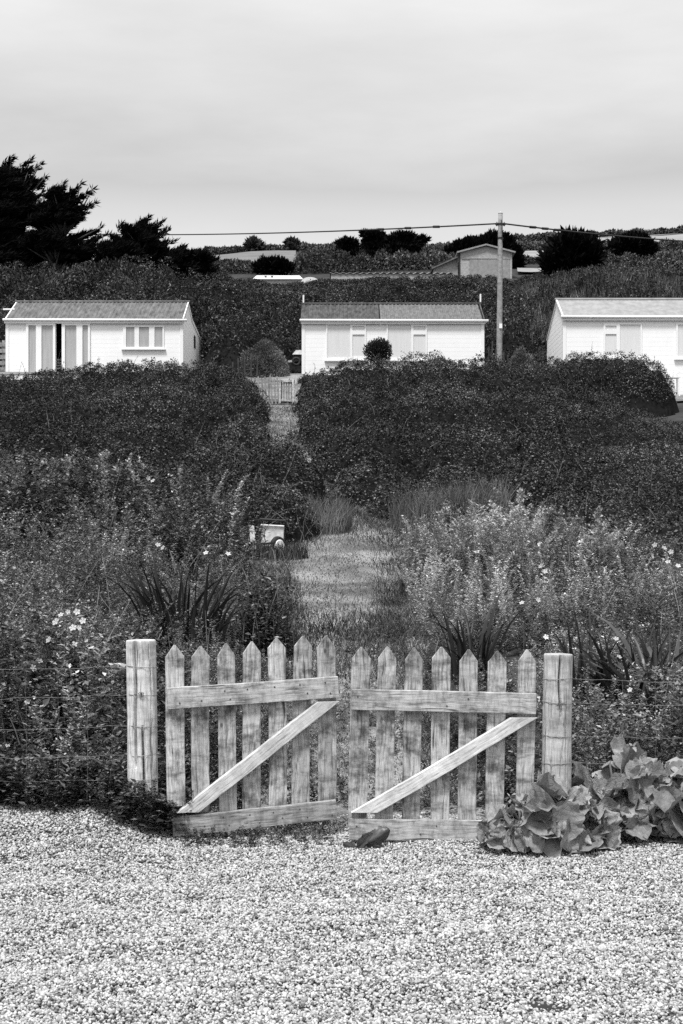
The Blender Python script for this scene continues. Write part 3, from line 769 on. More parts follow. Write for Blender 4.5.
# ------------------------------------------------------------------ big leaved plants by the right post
def big_leaf(mb, base, d, L, W, ruffle, droop, face=None):
    """broad wavy leaf with a fold along its midrib; d is its heading, face the side it shows"""
    d = unit(np.array(d, float)); f = np.array([0, 0, 1.]) if face is None else np.array(face, float)
    side = unit(np.cross(d, f)); up = np.cross(side, d); n, m = 24, 17
    u = 1 - (1 - np.linspace(0, 1, n)) ** 1.7; v = np.linspace(-1, 1, m); ph = rng.uniform(0, 6.28, 4); tw = rng.normal() * .35
    wid = np.maximum(np.clip(1 - np.abs((u - .56) / np.where(u < .56, .56, .44)) ** 2.3, 0, 1) ** .52, .06) * W / 2
    wid = wid * (1 + .07 * np.sin(u * 19 + ph[3]))
    V = np.zeros((n, m, 3)); curl = rng.uniform(.15, .75) if rng.random() < .72 else rng.uniform(-.5, 0.)
    for i in range(n):
        c = base + d * L * (u[i] - droop * .3 * u[i] ** 3) - up * L * droop * u[i] ** 2.2
        tws = tw * u[i]; s2 = side * math.cos(tws) + up * math.sin(tws); u2 = np.cross(s2, d)
        e = np.abs(v) ** 2.6
        wave = ruffle * W * e * (np.sin(u[i] * 17 + ph[0] + 1.3 * np.sign(v)) * .6 + np.sin(u[i] * 31 + ph[1] + np.sign(v) * 2) * .4) * (wid[i] * 2 / W)
        cup = W * curl * np.abs(v) ** 1.3 - W * .035 * np.exp(-(v / .14) ** 2)
        V[i] = c + s2[None] * (v * wid[i])[:, None] + u2[None] * (wave * np.clip(u[i] * 2.2, 0, 1) + cup * (wid[i] * 2 / W))[:, None]
    V += up * (fbm(np.broadcast_to(u[:, None] * 6 + ph[0] * 9, (n, m)), np.broadcast_to(v[None] * 4 + ph[1] * 9, (n, m)), 3)[..., None] - .5) * W * .09
    V += rng.normal(size=V.shape) * .0009
    i = np.arange(n - 1)[:, None] * m + np.arange(m - 1)[None]
    mb.add(V.reshape(-1, 3), np.stack([i, i + 1, i + m + 1, i + m], -1).reshape(-1, 4))


def dockmat():
    m, nt, b = newmat('fleshy leaf'); L = nt.links
    tc = N(nt, 'ShaderNodeTexCoord'); g = N(nt, 'ShaderNodeNewGeometry')
    no = N(nt, 'ShaderNodeTexNoise', Scale=9.0, Detail=5.0, Roughness=.6); L.new(tc.outputs['Object'], no.inputs['Vector'])
    r = ramp(nt, no.outputs[0], [(.3, .18), (.55, .31), (.75, .48)])
    r2 = ramp(nt, g.outputs['Random Per Island'], [(0, .7), (1, 1.3)])
    c = mixm(nt, r.outputs[0], r2.outputs[0]); L.new(c, b.inputs['Base Color'])
    v = N(nt, 'ShaderNodeTexVoronoi', Scale=38.0, feature='DISTANCE_TO_EDGE'); L.new(tc.outputs['Object'], v.inputs['Vector'])
    rv = ramp(nt, v.outputs['Distance'], [(0, 0), (.12, 1)])
    bp = N(nt, 'ShaderNodeBump', Strength=.35, Distance=.006); L.new(rv.outputs[0], bp.inputs['Height']); L.new(bp.outputs[0], b.inputs['Normal'])
    b.inputs['Roughness'].default_value = .5; b.inputs['Specular IOR Level'].default_value = .3
    t = N(nt, 'ShaderNodeBsdfTranslucent'); L.new(c, t.inputs[0]); mx = N(nt, 'ShaderNodeMixShader'); mx.inputs[0].default_value = .15
    L.new(b.outputs[0], mx.inputs[1]); L.new(t.outputs[0], mx.inputs[2]); L.new(mx.outputs[0], nt.nodes['Material Output'].inputs[0])
    return m


M['dock'] = dockmat()


def rosette(label, px, Y, n, L, rx, hgt, group='big leaved plants by the right post'):
    """leaves over a low dome, each standing on its own stalk"""
    cx = X_(px, Y); cz = float(G(cx, Y)); t = thing('big_leaved_plant', label, 'plant', (cx, Y, cz), group); mb = MB(); st = MB(); c0 = np.array([cx, Y, cz])
    for i in range(n):
        inner = i % 3 == 2; e = unit(np.array([rng.normal(), rng.normal() * .9 - .25, abs(rng.normal()) * .9 + .05])); q = .62 if inner else rng.uniform(.82, 1.08)
        p = c0 + e * [rx * q, rx * .85 * q, hgt * q]; f = unit(e + rng.normal(size=3) * .42 + np.array([0, -.15, .15]))
        ax = np.array([e[0], e[1], 0]) * .55 + np.array([0, 0, 1.0]) * rng.uniform(.3, 1.3) + rng.normal(size=3) * .42; ax = unit(ax - f * ax.dot(f)); LL = L * rng.uniform(.65, 1.25)
        b = p - ax * LL * .5; b[2] = max(b[2], cz + .03)
        big_leaf(mb, b, ax, LL, LL * rng.uniform(.68, .92), rng.uniform(.12, .24), rng.uniform(-.3, .7), f)
        st.tube([c0 + [rng.normal() * .04, rng.normal() * .04, -.02], (c0 + b) / 2 + np.array([0, 0, .04]), b, b + ax * LL * .15], [.008, .007, .006, .004], 5)
    mb.build('leaf', M['dock'], t, smooth=True); setp(st.build('stalk', M['stem'], t, smooth=True), kind='stuff')
    return t


rosette('large cabbage-like plant with wavy leaves at the foot of the right post', 552, 8.2, 105, .18, .30, .36)
rosette('tallest cabbage-like plant, standing right of the right post', 620, 8.45, 100, .20, .32, .50)
rosette('cabbage-like plant at the right end of the gravel edge, cut by the frame', 684, 8.42, 80, .195, .28, .42)
rosette('small cabbage-like plant in front of the lower rail of the right gate', 508, 8.16, 30, .14, .14, .20)
# single fallen dock leaf at the gate foot
cx = X_(372, 8.2); t = thing('dock_plant', 'small dark dock plant at the left foot of the right gate', 'plant', (cx, 8.2, float(G(cx, 8.2))))
mb = MB(); bz = float(G(cx, 8.2))
for d, L in (((.75, -.1, .55), .22), ((.9, -.3, .12), .16), ((-.7, -.3, .35), .10), ((.35, -.3, .5), .14)): big_leaf(mb, np.array([cx - .08, 8.2, bz + .01]), d, L, L * .42, .08, .15, (-.3, -1, .5))
mb.build('leaf', M['iris_light'], t, smooth=True)

# ------------------------------------------------------------------ gates, posts, fence
def plank(name, A, B, w, t, nrm, mat, parent, tip=0.0, jag=.0009, bow=.004, level=False):
    """sawn board from A to B, local Z along it; an optional pointed top"""
    A = np.array(A, float); B = np.array(B, float); L = np.linalg.norm(B - A); z = (B - A) / L
    n = np.array(nrm, float); n -= z * n.dot(z); n /= np.linalg.norm(n); x = np.cross(n, z)
    st = [0.] + list(np.arange(.12 if level else .045, L - tip - (.12 if level else .01), .045)) + [L - tip]
    ww = [w] * len(st)
    if tip:
        for k in (.35, .7, 1.0): st.append(L - tip + tip * k); ww.append(w * (1 - k * .9))
    b = .0028; c0 = np.array([(-.5, -.5, b, 0), (-.5, -.5, 0, b), (-.5, .5, 0, -b), (-.5, .5, b, 0), (.5, .5, -b, 0), (.5, .5, 0, -b), (.5, -.5, 0, b), (.5, -.5, -b, 0)])
    V = []; wob = rng.normal() * bow; ph = rng.uniform(0, 6)
    for zz, wd in zip(st, ww):
        jl, jr = jag * 2.2 * (vn(zz * 9, 0 * zz, int(ph * 999)) - .5) + rng.normal() * jag * .25, jag * 2.2 * (vn(zz * 9, 0 * zz, int(ph * 777)) - .5) + rng.normal() * jag * .25; bx = wob * math.sin(zz / L * 3.1 + ph * .2); by = 0
        for sx, sy, ox, oy in c0:
            V.append((sx * wd + ox * min(1, wd / w + .1) + (jl if sx < 0 else jr) + bx, sy * t + oy + by, zz))
    if level:   # both ends sawn level
        for i in list(range(8)) + list(range(len(V) - 8, len(V))): V[i] = (V[i][0], V[i][1], V[i][2] - V[i][0] * x[2] / z[2])
    mb = MB(); k = len(st); i = np.arange(k - 1)[:, None] * 8; j = np.arange(8)[None]
    mb.add(V, np.stack([i + j, i + (j + 1) % 8, i + 8 + (j + 1) % 8, i + 8 + j], -1).reshape(-1, 4)[:, ::-1])
    mb.f.append(np.array([list(range(8))])); mb.f.append(np.array([list(range(8 * k - 8, 8 * k))[::-1]]))
    o = mb.build(name, M[mat])
    mat4 = Matrix(((x[0], n[0], z[0], A[0]), (x[1], n[1], z[1], A[1]), (x[2], n[2], z[2], A[2]), (0, 0, 0, 1)))
    if parent is not None:
        o.parent = parent; off = offset(parent); mat4.translation = Vector([float(q) for q in A - off])
    o.matrix_basis = mat4
    return o


def gate(label, Yf, picks, top, low, brace, lowmat='rail'):
    """picks: (px top, py top, px foot, py foot); top, low: rail centre lines (px, py, px, py) and height; all at the depth Yf(px)"""
    Q = lambda px, py, dy=0: P(px, py, Yf(px)) + np.array([0, dy, 0])
    l, r = Q(top[0], 700), Q(top[2], 700); d = unit(r - l); nrm = np.array([-d[1], d[0], 0])
    base = Q(low[0], low[1]); t = thing('picket_gate', label, 'gate', (base[0], base[1], -.08), 'pair of picket gates')
    for i, (ax, ay, bx, by) in enumerate(picks):
        plank('picket', Q(bx, by) + nrm * rng.normal() * .002, Q(ax, ay), .108 * rng.uniform(.96, 1.05), .019, nrm, 'wood', t, tip=.066 * rng.uniform(.9, 1.1))
    def rail(nm, q, w, mat, off, th=.03, level=False):
        o = plank(nm, Q(q[0], q[1]) + nrm * off, Q(q[2], q[3]) + nrm * off, w, th, nrm, mat, t, jag=.0014, level=level); return o
    rail('rail', top[:4], top[4], 'rail', -.027); rail('rail', low[:4], low[4], lowmat, -.028)
    rail('brace', brace[:4], brace[4], 'brace', -.034, .044, True)
    # nail heads over the rails
    for i, (ax, ay, bx, by) in enumerate(picks):
        for q in (top, low):
            for k in (-.28, .28):
                if rng.random() < .45: continue
                u = (ax - q[0]) / (q[2] - q[0]); py = q[1] + (q[3] - q[1]) * u + (k + rng.normal() * .05) * q[4] * 165 * .7
                if not 0.03 < u < .97: continue
                c = Q(ax + k * 12 + rng.normal() * 1.5, py) - nrm * .0425; mb = MB(); mb.tube([c - nrm * .0025, c + nrm * .004], .0052, 7); mb.build('nail', M['rust'], t)
    return t


pl = [(174, 645, 177, 806), (200, 646, 202, 812), (226, 643.5, 228, 812), (251.5, 641.5, 252, 812), (277, 638, 277, 812), (303, 636, 301, 812), (327, 636, 326, 808)]
gate('left leaf of the weathered picket gates, lifted and ajar, hung by the cracked post', lambda px: 8.36 + (px - 170) / 170 * .22, pl,
     (167, 698, 337, 686.5, .125), (172, 825.5, 335, 808.5, .115), (187, 811, 327, 701, .08), 'oldwood')
pr = [(361, 647, 358, 826), (387, 646.5, 384, 822), (414, 647.5, 411, 822), (441.5, 647, 440, 824), (468.5, 649.5, 467, 826), (497, 651, 495, 828), (527, 649.5, 524, 818)]
gate('right leaf of the weathered picket gates, standing shut beside the big leaved plants', lambda px: 8.34 + (px - 350) / 185 * .03, pr,
     (351.5, 699, 535, 703, .12), (349, 828, 500, 830, .122), (364, 811, 523, 717, .078))


def log_post(label, px_top, py_top, px_foot, Y, r, cracks, name='gate_post', group='round gate posts'):
    top = P(px_top, py_top, Y); foot = np.array([X_(px_foot, Y), Y, -.35]); L = np.linalg.norm(top - foot); z = (top - foot) / L
    k = 168; st = np.concatenate([np.arange(0, L - .012, .02), [L - .010, L - .003, L]]); V = []
    th = np.arange(k) * 2 * np.pi / k
    for i, zz in enumerate(st):
        rr = r * (1.05 - .05 * zz / L) * (1 + .02 * np.sin(th * 2 + 1) + .012 * np.sin(th * 5 + zz * 2)) + .0015 * np.sin(th * 9 + zz * 6)
        for (a0, wob, z0, z1, dep, wd) in cracks:
            u = (zz - z0 * L) / ((z1 - z0) * L)
            if 0 <= u <= 1:
                a = a0 + wob * (vn(zz * 5, 0.0 * zz, int(a0 * 100) % 97) - .5) * 2
                rr = rr - dep * np.exp(-(((th - a + np.pi) % (2 * np.pi) - np.pi) / wd) ** 2) * min(1, 8 * u, 8 * (1 - u) + (z1 >= 1) * 9)
        if zz > L - .011: rr = rr - (.0 if zz < L - .006 else .0012 if zz < L - .001 else .004)
        V.append(np.stack([np.cos(th) * rr, np.sin(th) * rr, np.full(k, zz)], 1))
    mb = MB(); n = len(st); i = np.arange(n - 1)[:, None] * k; j = np.arange(k)[None]
    mb.add(np.concatenate(V), np.stack([i + j, i + (j + 1) % k, i + k + (j + 1) % k, i + k + j], -1).reshape(-1, 4))
    c = np.array([[0, 0, L + .001]]); base = mb.n - k; mb.add(c, [(0, 0, 0)]); mb.f.pop()
    mb.f.append(np.array([(base + q, base + (q + 1) % k, mb.n - 1) for q in range(k)]))
    o = mb.build(name, M['post'])
    n = np.array([0, 1., 0]); n -= z * n.dot(z); n /= np.linalg.norm(n); x = np.cross(n, z)
    o.matrix_basis = Matrix(((x[0], n[0], z[0], foot[0]), (x[1], n[1], z[1], foot[1]), (x[2], n[2], z[2], foot[2]), (0, 0, 0, 1)))
    me = o.data
    return setp(o, label, 'post', group)


CAMA = -np.pi / 2
log_post('round wooden post with long dark cracks, left of the left gate leaf', 141, 640, 144, 8.42, .085, [(CAMA - .34, .10, .48, 1.0, .06, .075), (CAMA + .16, .16, .02, .66, .06, .08), (CAMA - .95, .1, .2, .5, .012, .035), (CAMA + .8, .1, .6, 1, .01, .03)])
log_post('round wooden post with a short central crack, behind the cabbage-like plant', 558, 654, 555, 8.42, .083, [(CAMA + .02, .1, .74, 1.0, .05, .06), (CAMA + .6, .1, .35, .8, .012, .03), (CAMA - .6, .1, .1, .6, .012, .03)])


def ring(mb, px, py, Y, r, tilt=0.0, rad=.0019):
    c = P(px, py, Y); a = np.linspace(0, 2 * np.pi, 40); mb.tube(np.stack([c[0] + np.cos(a) * r, Y + np.sin(a) * r, c[2] + tilt * np.cos(a)], 1), rad, 5, cap=False)


def wire_fence(label, rows, pxs, x_out, post_px, rings, sgn):
    Y = 8.42; xe = X_(post_px, Y); t = thing('wire_fence', label, 'fence', (xe, Y + .02, -.05), 'wire netting fences')
    tops = [Z_(r, Y) for r in rows]
    for k, z in enumerate(tops):
        mb = MB(); s = np.linspace(0, 1, 26); xs_ = xe + (x_out - xe) * s
        zz = z + rng.normal(size=26) * .003 - .03 * np.sin(s * np.pi) + (rng.normal() * .01) * s
        mb.tube(np.stack([xs_, Y - .02 + s * .12 + rng.normal(size=26) * .004, zz], 1), .0010, 5)
        ring(mb, rings[0] + k * rings[1], rows[k], Y, rings[2] + .003, rng.normal() * .006)
        mb.build('wire_strand', M['wire'], t)
    for px in pxs:
        x = X_(px, Y + .03); s = np.linspace(0, 1, 12); z = tops[0] + (tops[-1] - .12 - tops[0]) * s
        mb = MB(); mb.tube(np.stack([x + rng.normal(size=12) * .004, np.full(12, Y + .02), z - .01], 1), .0006, 5); mb.build('upright_wire', M['wire'], t)
    mb = MB(); c = P(rings[0], rows[1], Y) - np.array([0, rings[2] + .006, 0])
    for _ in range(5): q = rng.normal(size=(5, 3)) * [.012, .004, .008]; mb.tube(c + np.cumsum(q, 0) * .7, .002, 4)
    mb.build('wire_knot', M['rust'], t)
    # end post of the run
    return t


wire_fence('wire netting fence running left from the cracked post', [666, 694, 725, 754, 778], [27, 58, 88, 112, -5, -40], -3.2, 134, (141.5, .6, .086), -1)
wire_fence('wire netting fence running right from the post behind the cabbage-like plant', [678, 702, 735, 762], [590, 622, 655, 690, 725], 3.2, 566, (557.5, -.5, .084), 1)
for s, lab in ((-3.25, 'plain fence stake at the left end of the wire fence'), (3.25, 'plain fence stake at the right end of the wire fence')):
    o = plank('fence_stake', (s, 8.56, -.3), (s, 8.56, 1.05), .09, .09, (0, 1, 0), 'oldwood', None); setp(o, lab, 'post')
# hinges between posts and leaves
# ------------------------------------------------------------------ pebbles
phi = (1 + 5 ** .5) / 2
IV = unit(np.array([(-1, phi, 0), (1, phi, 0), (-1, -phi, 0), (1, -phi, 0), (0, -1, phi), (0, 1, phi), (0, -1, -phi), (0, 1, -phi), (phi, 0, -1), (phi, 0, 1), (-phi, 0, -1), (-phi, 0, 1)]))
IF = np.array([(0, 11, 5), (0, 5, 1), (0, 1, 7), (0, 7, 10), (0, 10, 11), (1, 5, 9), (5, 11, 4), (11, 10, 2), (10, 7, 6), (7, 1, 8), (3, 9, 4), (3, 4, 2), (3, 2, 6), (3, 6, 8), (3, 8, 9), (4, 9, 5), (2, 4, 11), (6, 2, 10), (8, 6, 7), (9, 8, 1)])
n = 265000
y = 4.5 + 4.95 * rng.random(n); x = rng.uniform(-1, 1, n) * (.24 * y + .75)
edge = 8.95 + .22 * fbm(x * 2.2, x * 0, 44) - .1 * sstep(.9, 2.0, x) - .42 * sstep(-.8, -1.25, x)
keep = (y < edge) | (rng.random(n) < .05); keep &= ~((y > 9.25) & (np.abs(x) > 1.0)); x, y = x[keep], y[keep]; n = len(x)
x = np.concatenate([x, rng.uniform(-1.0, 1.1, 2500)]); y = np.concatenate([y, 8.9 + rng.random(2500) ** 2 * 2.4]); n = len(x)
r = .0040 * np.exp(rng.normal(size=n) * .36) + .0016
sc = np.stack([r * rng.uniform(1.0, 1.5, n), r * rng.uniform(.85, 1.15, n), r * rng.uniform(.55, .9, n)], 1)
q = rng.normal(size=(n, 4)); q[:, 1:3] *= .55; q /= np.linalg.norm(q, axis=1)[:, None]; w, a, b, c = q.T
R = np.stack([1 - 2 * (b * b + c * c), 2 * (a * b - c * w), 2 * (a * c + b * w), 2 * (a * b + c * w), 1 - 2 * (a * a + c * c), 2 * (b * c - a * w), 2 * (a * c - b * w), 2 * (b * c + a * w), 1 - 2 * (a * a + b * b)], -1).reshape(n, 3, 3)
lift = rng.random(n) ** 1.3 * .017 * (.35 + 1.0 * fbm(x * 3.2, y * 5.5, 19))
V = np.einsum('nij,nkj->nki', R, IV[None] * sc[:, None] * (1 + .10 * rng.normal(size=(n, 12, 1)))) + np.stack([x, y, G(x, y) + lift + r * .2], 1)[:, None]
mb = MB(); mb.add(V.reshape(-1, 3), (np.arange(n)[:, None, None] * 12 + IF[None]).reshape(-1, 3))
setp(mb.build('gravel', M['pebble'], smooth=True), 'pale loose gravel of small rounded pebbles', 'gravel', kind='stuff')

# ------------------------------------------------------------------ barrow under the bush
Yb = 20.9; bx, bz = X_(272, Yb), float(G(X_(272, Yb), Yb))
bz = Z_(556, Yb)
t = thing('wheelbarrow', 'upended pale barrow with a dark frame and one wheel, half hidden under the hedge', 'wheelbarrow', (bx, Yb, bz))
mb = MB(); w0, w1, h0, h1 = .16, .17, .14, .455
a = [(-w0, 0, h0), (w0, 0, h0 + .02), (w1, .03, h1 - .02), (-w1, .03, h1)]; V = [np.array(q) + [bx, Yb, bz] for q in a]; V += [v + [0, .22, .02] for v in V]
mb.add(V, [(0, 1, 2, 3), (7, 6, 5, 4), (0, 4, 5, 1), (1, 5, 6, 2), (2, 6, 7, 3), (3, 7, 4, 0)]); mb.build('tray', M['tray'], t)
mb = MB(); o_ = np.array([bx, Yb - .02, bz])
mb.tube([o_ + q for q in ((-.19, 0, .05), (-.19, .0, .52), (-.17, 0, .54), (.18, 0, .515), (.2, 0, .5), (.19, 0, .08))], .021, 7); mb.tube([o_ + q for q in ((-.19, 0, .17), (.0, -.03, .19), (.02, -.05, .10))], .017, 7)
mb.build('frame', M['black'], t, smooth=True)
mb = MB(); a = np.linspace(0, 2 * np.pi, 25); ax_ = unit(np.array([.72, -.69, 0])); u = np.array([0, 0, 1.]); v = np.cross(ax_, u); wc = o_ + [.09, -.08, .145]
ring_ = np.array([wc + (u * math.cos(q) + v * math.sin(q)) * .105 for q in a]); mb.tube(ring_, .042, 9, cap=False); wh = mb.build('wheel', M['rubber'], t, smooth=True)
mb = MB(); mb.tube([wc - ax_ * .02, wc + ax_ * .035, wc + ax_ * .05], [.1, .1, .085], 20); mb.build('hub', M['white'], wh)
o = plank('leaning_board', (bx - .25, Yb - .18, bz - .03), (bx - .30, Yb - .08, bz + .46), .08, .03, (0, 1, 0), 'brace', None); setp(o, 'short pale board leaning upright beside the barrow', 'board')
# bare twigs arching over it
mb = MB()
for k in range(12):
    p0 = np.array([bx + rng.uniform(-.75, .75), Yb - .1 + rng.uniform(-.1, .3), bz + rng.uniform(.1, .4)]); s = np.linspace(0, 1, 7)[:, None]
    mb.tube(p0 + np.array([rng.normal() * .25, -.1, .5 + rng.random() * .4]) * s + np.array([rng.normal() * .35, 0, -.15]) * s ** 2 + rng.normal(size=(7, 3)) * .015, np.linspace(.006, .002, 7), 4)
setp(mb.build('dead_twigs', M['stem'], loc=(bx, Yb, bz)), 'pale dead twigs hanging over the upended barrow', 'twigs', kind='stuff')

# ------------------------------------------------------------------ chalets
def corrugated(x0, x1, ya, za, yb, zb, pitch=.15, amp=.018, th=.02):
    """ribbed roof sheet between the eave (ya, za) and ridge (yb, zb)"""
    xs_ = np.arange(x0, x1 + 1e-6, pitch / 4); sv = np.linspace(0, 1, 7); d = unit(np.array([0, yb - ya, zb - za])); n = np.array([0, -d[2], d[1]]) * np.sign(yb - ya)
    mb = MB()
    for o_, fl in ((0, 1), (-th, -1)):
        w = np.sin(xs_ / pitch * 2 * np.pi) * amp + o_
        V = np.stack([np.stack([xs_ + 0 * s, np.full(len(xs_), ya + (yb - ya) * s) + n[1] * w, np.full(len(xs_), za + (zb - za) * s) + n[2] * w], 1) for s in sv])
        c = len(xs_); i = np.arange(6)[:, None] * c + np.arange(c - 1)[None]; f = np.stack([i, i + 1, i + c + 1, i + c], -1).reshape(-1, 4); mb.add(V.reshape(-1, 3), f[:, ::fl])
    return mb


def boards(mb, x0, x1, z0, z1, y, pitch=.165, lap=.0013):
    z = z0
    while z < z1 - .01:
        zt = min(z + pitch, z1); mb.add([(x0, y - lap, z), (x1, y - lap, z), (x1, y, zt), (x0, y, zt), (x0, y + .01, z), (x1, y + .01, z)], [(0, 1, 2, 3), (4, 5, 1, 0)]); z += pitch


def window(house, x0, x1, z0, z1, y, panes, mat='pane', name='window', fw=.055, proud=.05):
    """panes: (x0, x1, z0, z1) glazed openings; all else of the rectangle is frame"""
    mb = MB(); xsb = sorted({x0, x1, *[q for p in panes for q in p[:2]]}); zsb = sorted({z0, z1, *[q for p in panes for q in p[2:]]})
    inside = lambda a, b: any(p[0] - 1e-6 <= a <= p[1] + 1e-6 and p[2] - 1e-6 <= b <= p[3] + 1e-6 for p in panes)
    for i in range(len(xsb) - 1):
        for j in range(len(zsb) - 1):
            if not inside((xsb[i] + xsb[i + 1]) / 2, (zsb[j] + zsb[j + 1]) / 2): mb.box(xsb[i], xsb[i + 1], y - proud, y - .004, zsb[j], zsb[j + 1])
    mb.box(x0 - .06, x1 + .06, y - proud - .05, y - .002, z0 - .05, z0 - .003)
    w = mb.build(name, M['whitetrim'], house)
    for p in panes: MB().box(p[0] + .002, p[1] - .002, y - .016, y - .006, p[2] + .002, p[3] - .002).build('pane', M[mat], w)
    return w


def chalet(label, x0, x1, yf, prof, roofs, mat_roof, gaps=(), zfoot=None, eave=.12, barge='whitetrim', over=.13, rib=.018):
    """prof: (Y, z) from front foot over the ridge to the back foot; roofs: index pairs; gaps: openings (x0, x1, z0, z1) in the front"""
    t = thing('white_chalet', label, 'chalet', ((x0 + x1) / 2, yf, prof[0][1]), 'white chalets in a row')
    mb = MB(); z0, z1 = prof[0][1], prof[1][1]; cuts = sorted(gaps)
    cur = x0
    for g in cuts:
        mb.box(cur, g[0], yf, yf + .12, z0, z1); mb.box(g[0], g[1], yf, yf + .12, g[3], z1); boards(mb, cur, g[0], z0, z1, yf - .002); cur = g[1]
    mb.box(cur, x1, yf, yf + .12, z0, z1); boards(mb, cur, x1, z0, z1, yf - .002)
    # end walls as lapped boards over a slab
    pts = np.array(prof); n = len(pts)
    for xx, sg in ((x0, -1), (x1, 1)):
        A = [(xx - sg * .1, p[0] + (.13 if i < 2 else 0), p[1]) for i, p in enumerate(pts)]; B = [(xx, p[0] + (.13 if i < 2 else 0), p[1]) for i, p in enumerate(pts)]
        mb.add(A + B, np.array([list(range(n)) if sg < 0 else list(range(n))[::-1]])); mb.f.append(np.array([[q + mb.n - n for q in (list(range(n))[::-1] if sg < 0 else range(n))]]))
        ya, yb = pts[0, 0] + .13, pts[-1, 0]; z = z0
        while z < pts[:, 1].max() - .05:
            zz = z + .165; cols = [q for q in np.linspace(ya, yb, 40) if np.interp(q, pts[1:-1, 0], pts[1:-1, 1]) > zz]
            if len(cols) > 1: mb.add([(xx + sg * .003, cols[0], z), (xx + sg * .003, cols[-1], z), (xx + sg * .001, cols[-1], zz), (xx + sg * .001, cols[0], zz)], [(0, 1, 2, 3)])
            z = zz
    mb.box(x0 + .11, x1 - .11, pts[-1, 0] - .1, pts[-1, 0], z0, pts[-2, 1]); mb.build('wall', M['white'], t)
    # added dark sheets paint the dimness of the room behind an open door
    mb = MB(); mb.box(x0 + .12, x1 - .12, yf + 2.6, yf + 2.66, z0, z1); mb.box(x0 + .12, x1 - .12, yf + .125, yf + 2.59, z0 - .05, z0 + .02); mb.build('room_shade_sheets', M['interior'], t)
    # roof
    first = None
    for (a, b), m in zip(roofs, mat_roof):
        (ya, za), (yb, zb) = prof[a], prof[b]; d = np.array([ya - yb, za - zb]); d = d / np.linalg.norm(d) * eave
        for (s0, s1, mm) in m:
            o = corrugated(x0 - over + (x1 - x0 + 2 * over) * s0, x0 - over + (x1 - x0 + 2 * over) * s1, ya + d[0], za + d[1] + .04, yb, zb + .04, amp=rib).build('roof', M[mm], t if first is None else t, smooth=False)
            first = first or o
    r = prof[2] if len(prof) > 4 else prof[2]
    MB().tube([(x0 - over - .01, r[0], r[1] + .05), (x1 + over + .01, r[0], r[1] + .05)], .06, 8).build('ridge_cap', M[mat_roof[0][0][2]], first, smooth=True)
    (y1, e1) = prof[1]
    mb = MB(); mb.box(x0 - over + .01, x1 + over - .01, y1 - .10, y1 - .075, e1 - .16, e1 + .0); mb.build('fascia', M['whitetrim'], t)
    mb = MB(); mb.tube([(x0 - over - .03, y1 - .14, e1 - .03), (x1 + over + .1, y1 - .14, e1 - .05)], .05, 8); mb.build('gutter', M['whitetrim'], t, smooth=True)
    for xx in (x0 - over + .05, x1 + over - .05):   # barge boards
        mb = MB()
        for i in range(1, n - 2):
            mb.bar((xx, prof[i][0], prof[i][1] - .02), (xx, prof[i + 1][0], prof[i + 1][1] - .02), .04, .14, (0, -(prof[i + 1][1] - prof[i][1]), prof[i + 1][0] - prof[i][0]))
        mb.build('barge_board', M[barge], t)
    for xx in (x0, x1 - .1): MB().box(xx - .01, xx + .11, yf - .03, yf - .003, z0, e1 - .01).build('corner_board', M['whitetrim'], t)
    return t


wz = lambda py, Y=54: Z_(py, Y - .05)
wx = lambda px, Y=54: X_(px, Y - .05)
# left chalet
xl0, xl1 = X_(6, 54), X_(183, 54); zf = 8.35
tl = chalet('long white chalet with sliding glass doors, leftmost of the three chalets', xl0, xl1, 54,
            [(54, zf), (54, 10.58), (55.8, 11.52), (57.2, 11.1), (60, 10.9), (60, 9.0)], [(1, 2), (3, 2), (4, 3)], [[(0, 1, 'roof_grey')]] * 3, gaps=[(wx(55.5), wx(61.5), zf, wz(323))], over=.06)
d0, d1 = wz(375), wz(322)
p0 = wz(373.2), wz(325.3)
window(tl, wx(26), wx(55.3), d0, d1, 54, [(wx(28.5), wx(36), *p0), (wx(41.5), wx(53), *p0)], name='sliding_door', proud=.07)
window(tl, wx(61.8), wx(90), d0, d1, 54, [(wx(65), wx(76.5), *p0), (wx(82.5), wx(88), *p0)], name='sliding_door', proud=.07)
window(tl, wx(123), wx(164), wz(348.5), wz(325.5), 54, [(wx(126), wx(134.5), wz(347), wz(327)), (wx(139), wx(149), wz(347), wz(327)), (wx(154.5), wx(162.5), wz(347), wz(327))])
# side window of the lean-to
MB().box(xl1 + .016, xl1 + .03, 57.9, 58.4, 10.1, 10.6).build('side_window', M['black'], tl)
MB().box(xl1 + .02, xl1 + .05, 60.0, 60.1, 9.0, 10.85).build('corner_post', M['oldwood'], tl)
MB().tube([(xl0 - .35, 55, Z_(309.5, 55)), (xl0 + .1, 55, Z_(309.5, 55))], .035, 6).build('vent_pipe', M['whitetrim'], tl)
# white garden chair seen in the open doorway
cxx = wx(58.5); t = thing('garden_chair', 'white slatted chair just inside the open door of the leftmost chalet', 'chair', (cxx, 54.6, zf + .02))
mb = MB()
for k in range(4): mb.box(cxx - .24, cxx + .24, 54.82, 54.85, zf + .45 + k * .11, zf + .52 + k * .11)
mb.build('backrest', M['white'], t)
MB().box(cxx - .25, cxx + .25, 54.4, 54.85, zf + .40, zf + .44).build('seat', M['white'], t)
for sx in (-.22, .22):
    for sy in (54.43, 54.8): MB().bar((cxx + sx, sy, zf + .02), (cxx + sx, sy, zf + .40), .04, .04).build('leg', M['white'], t)
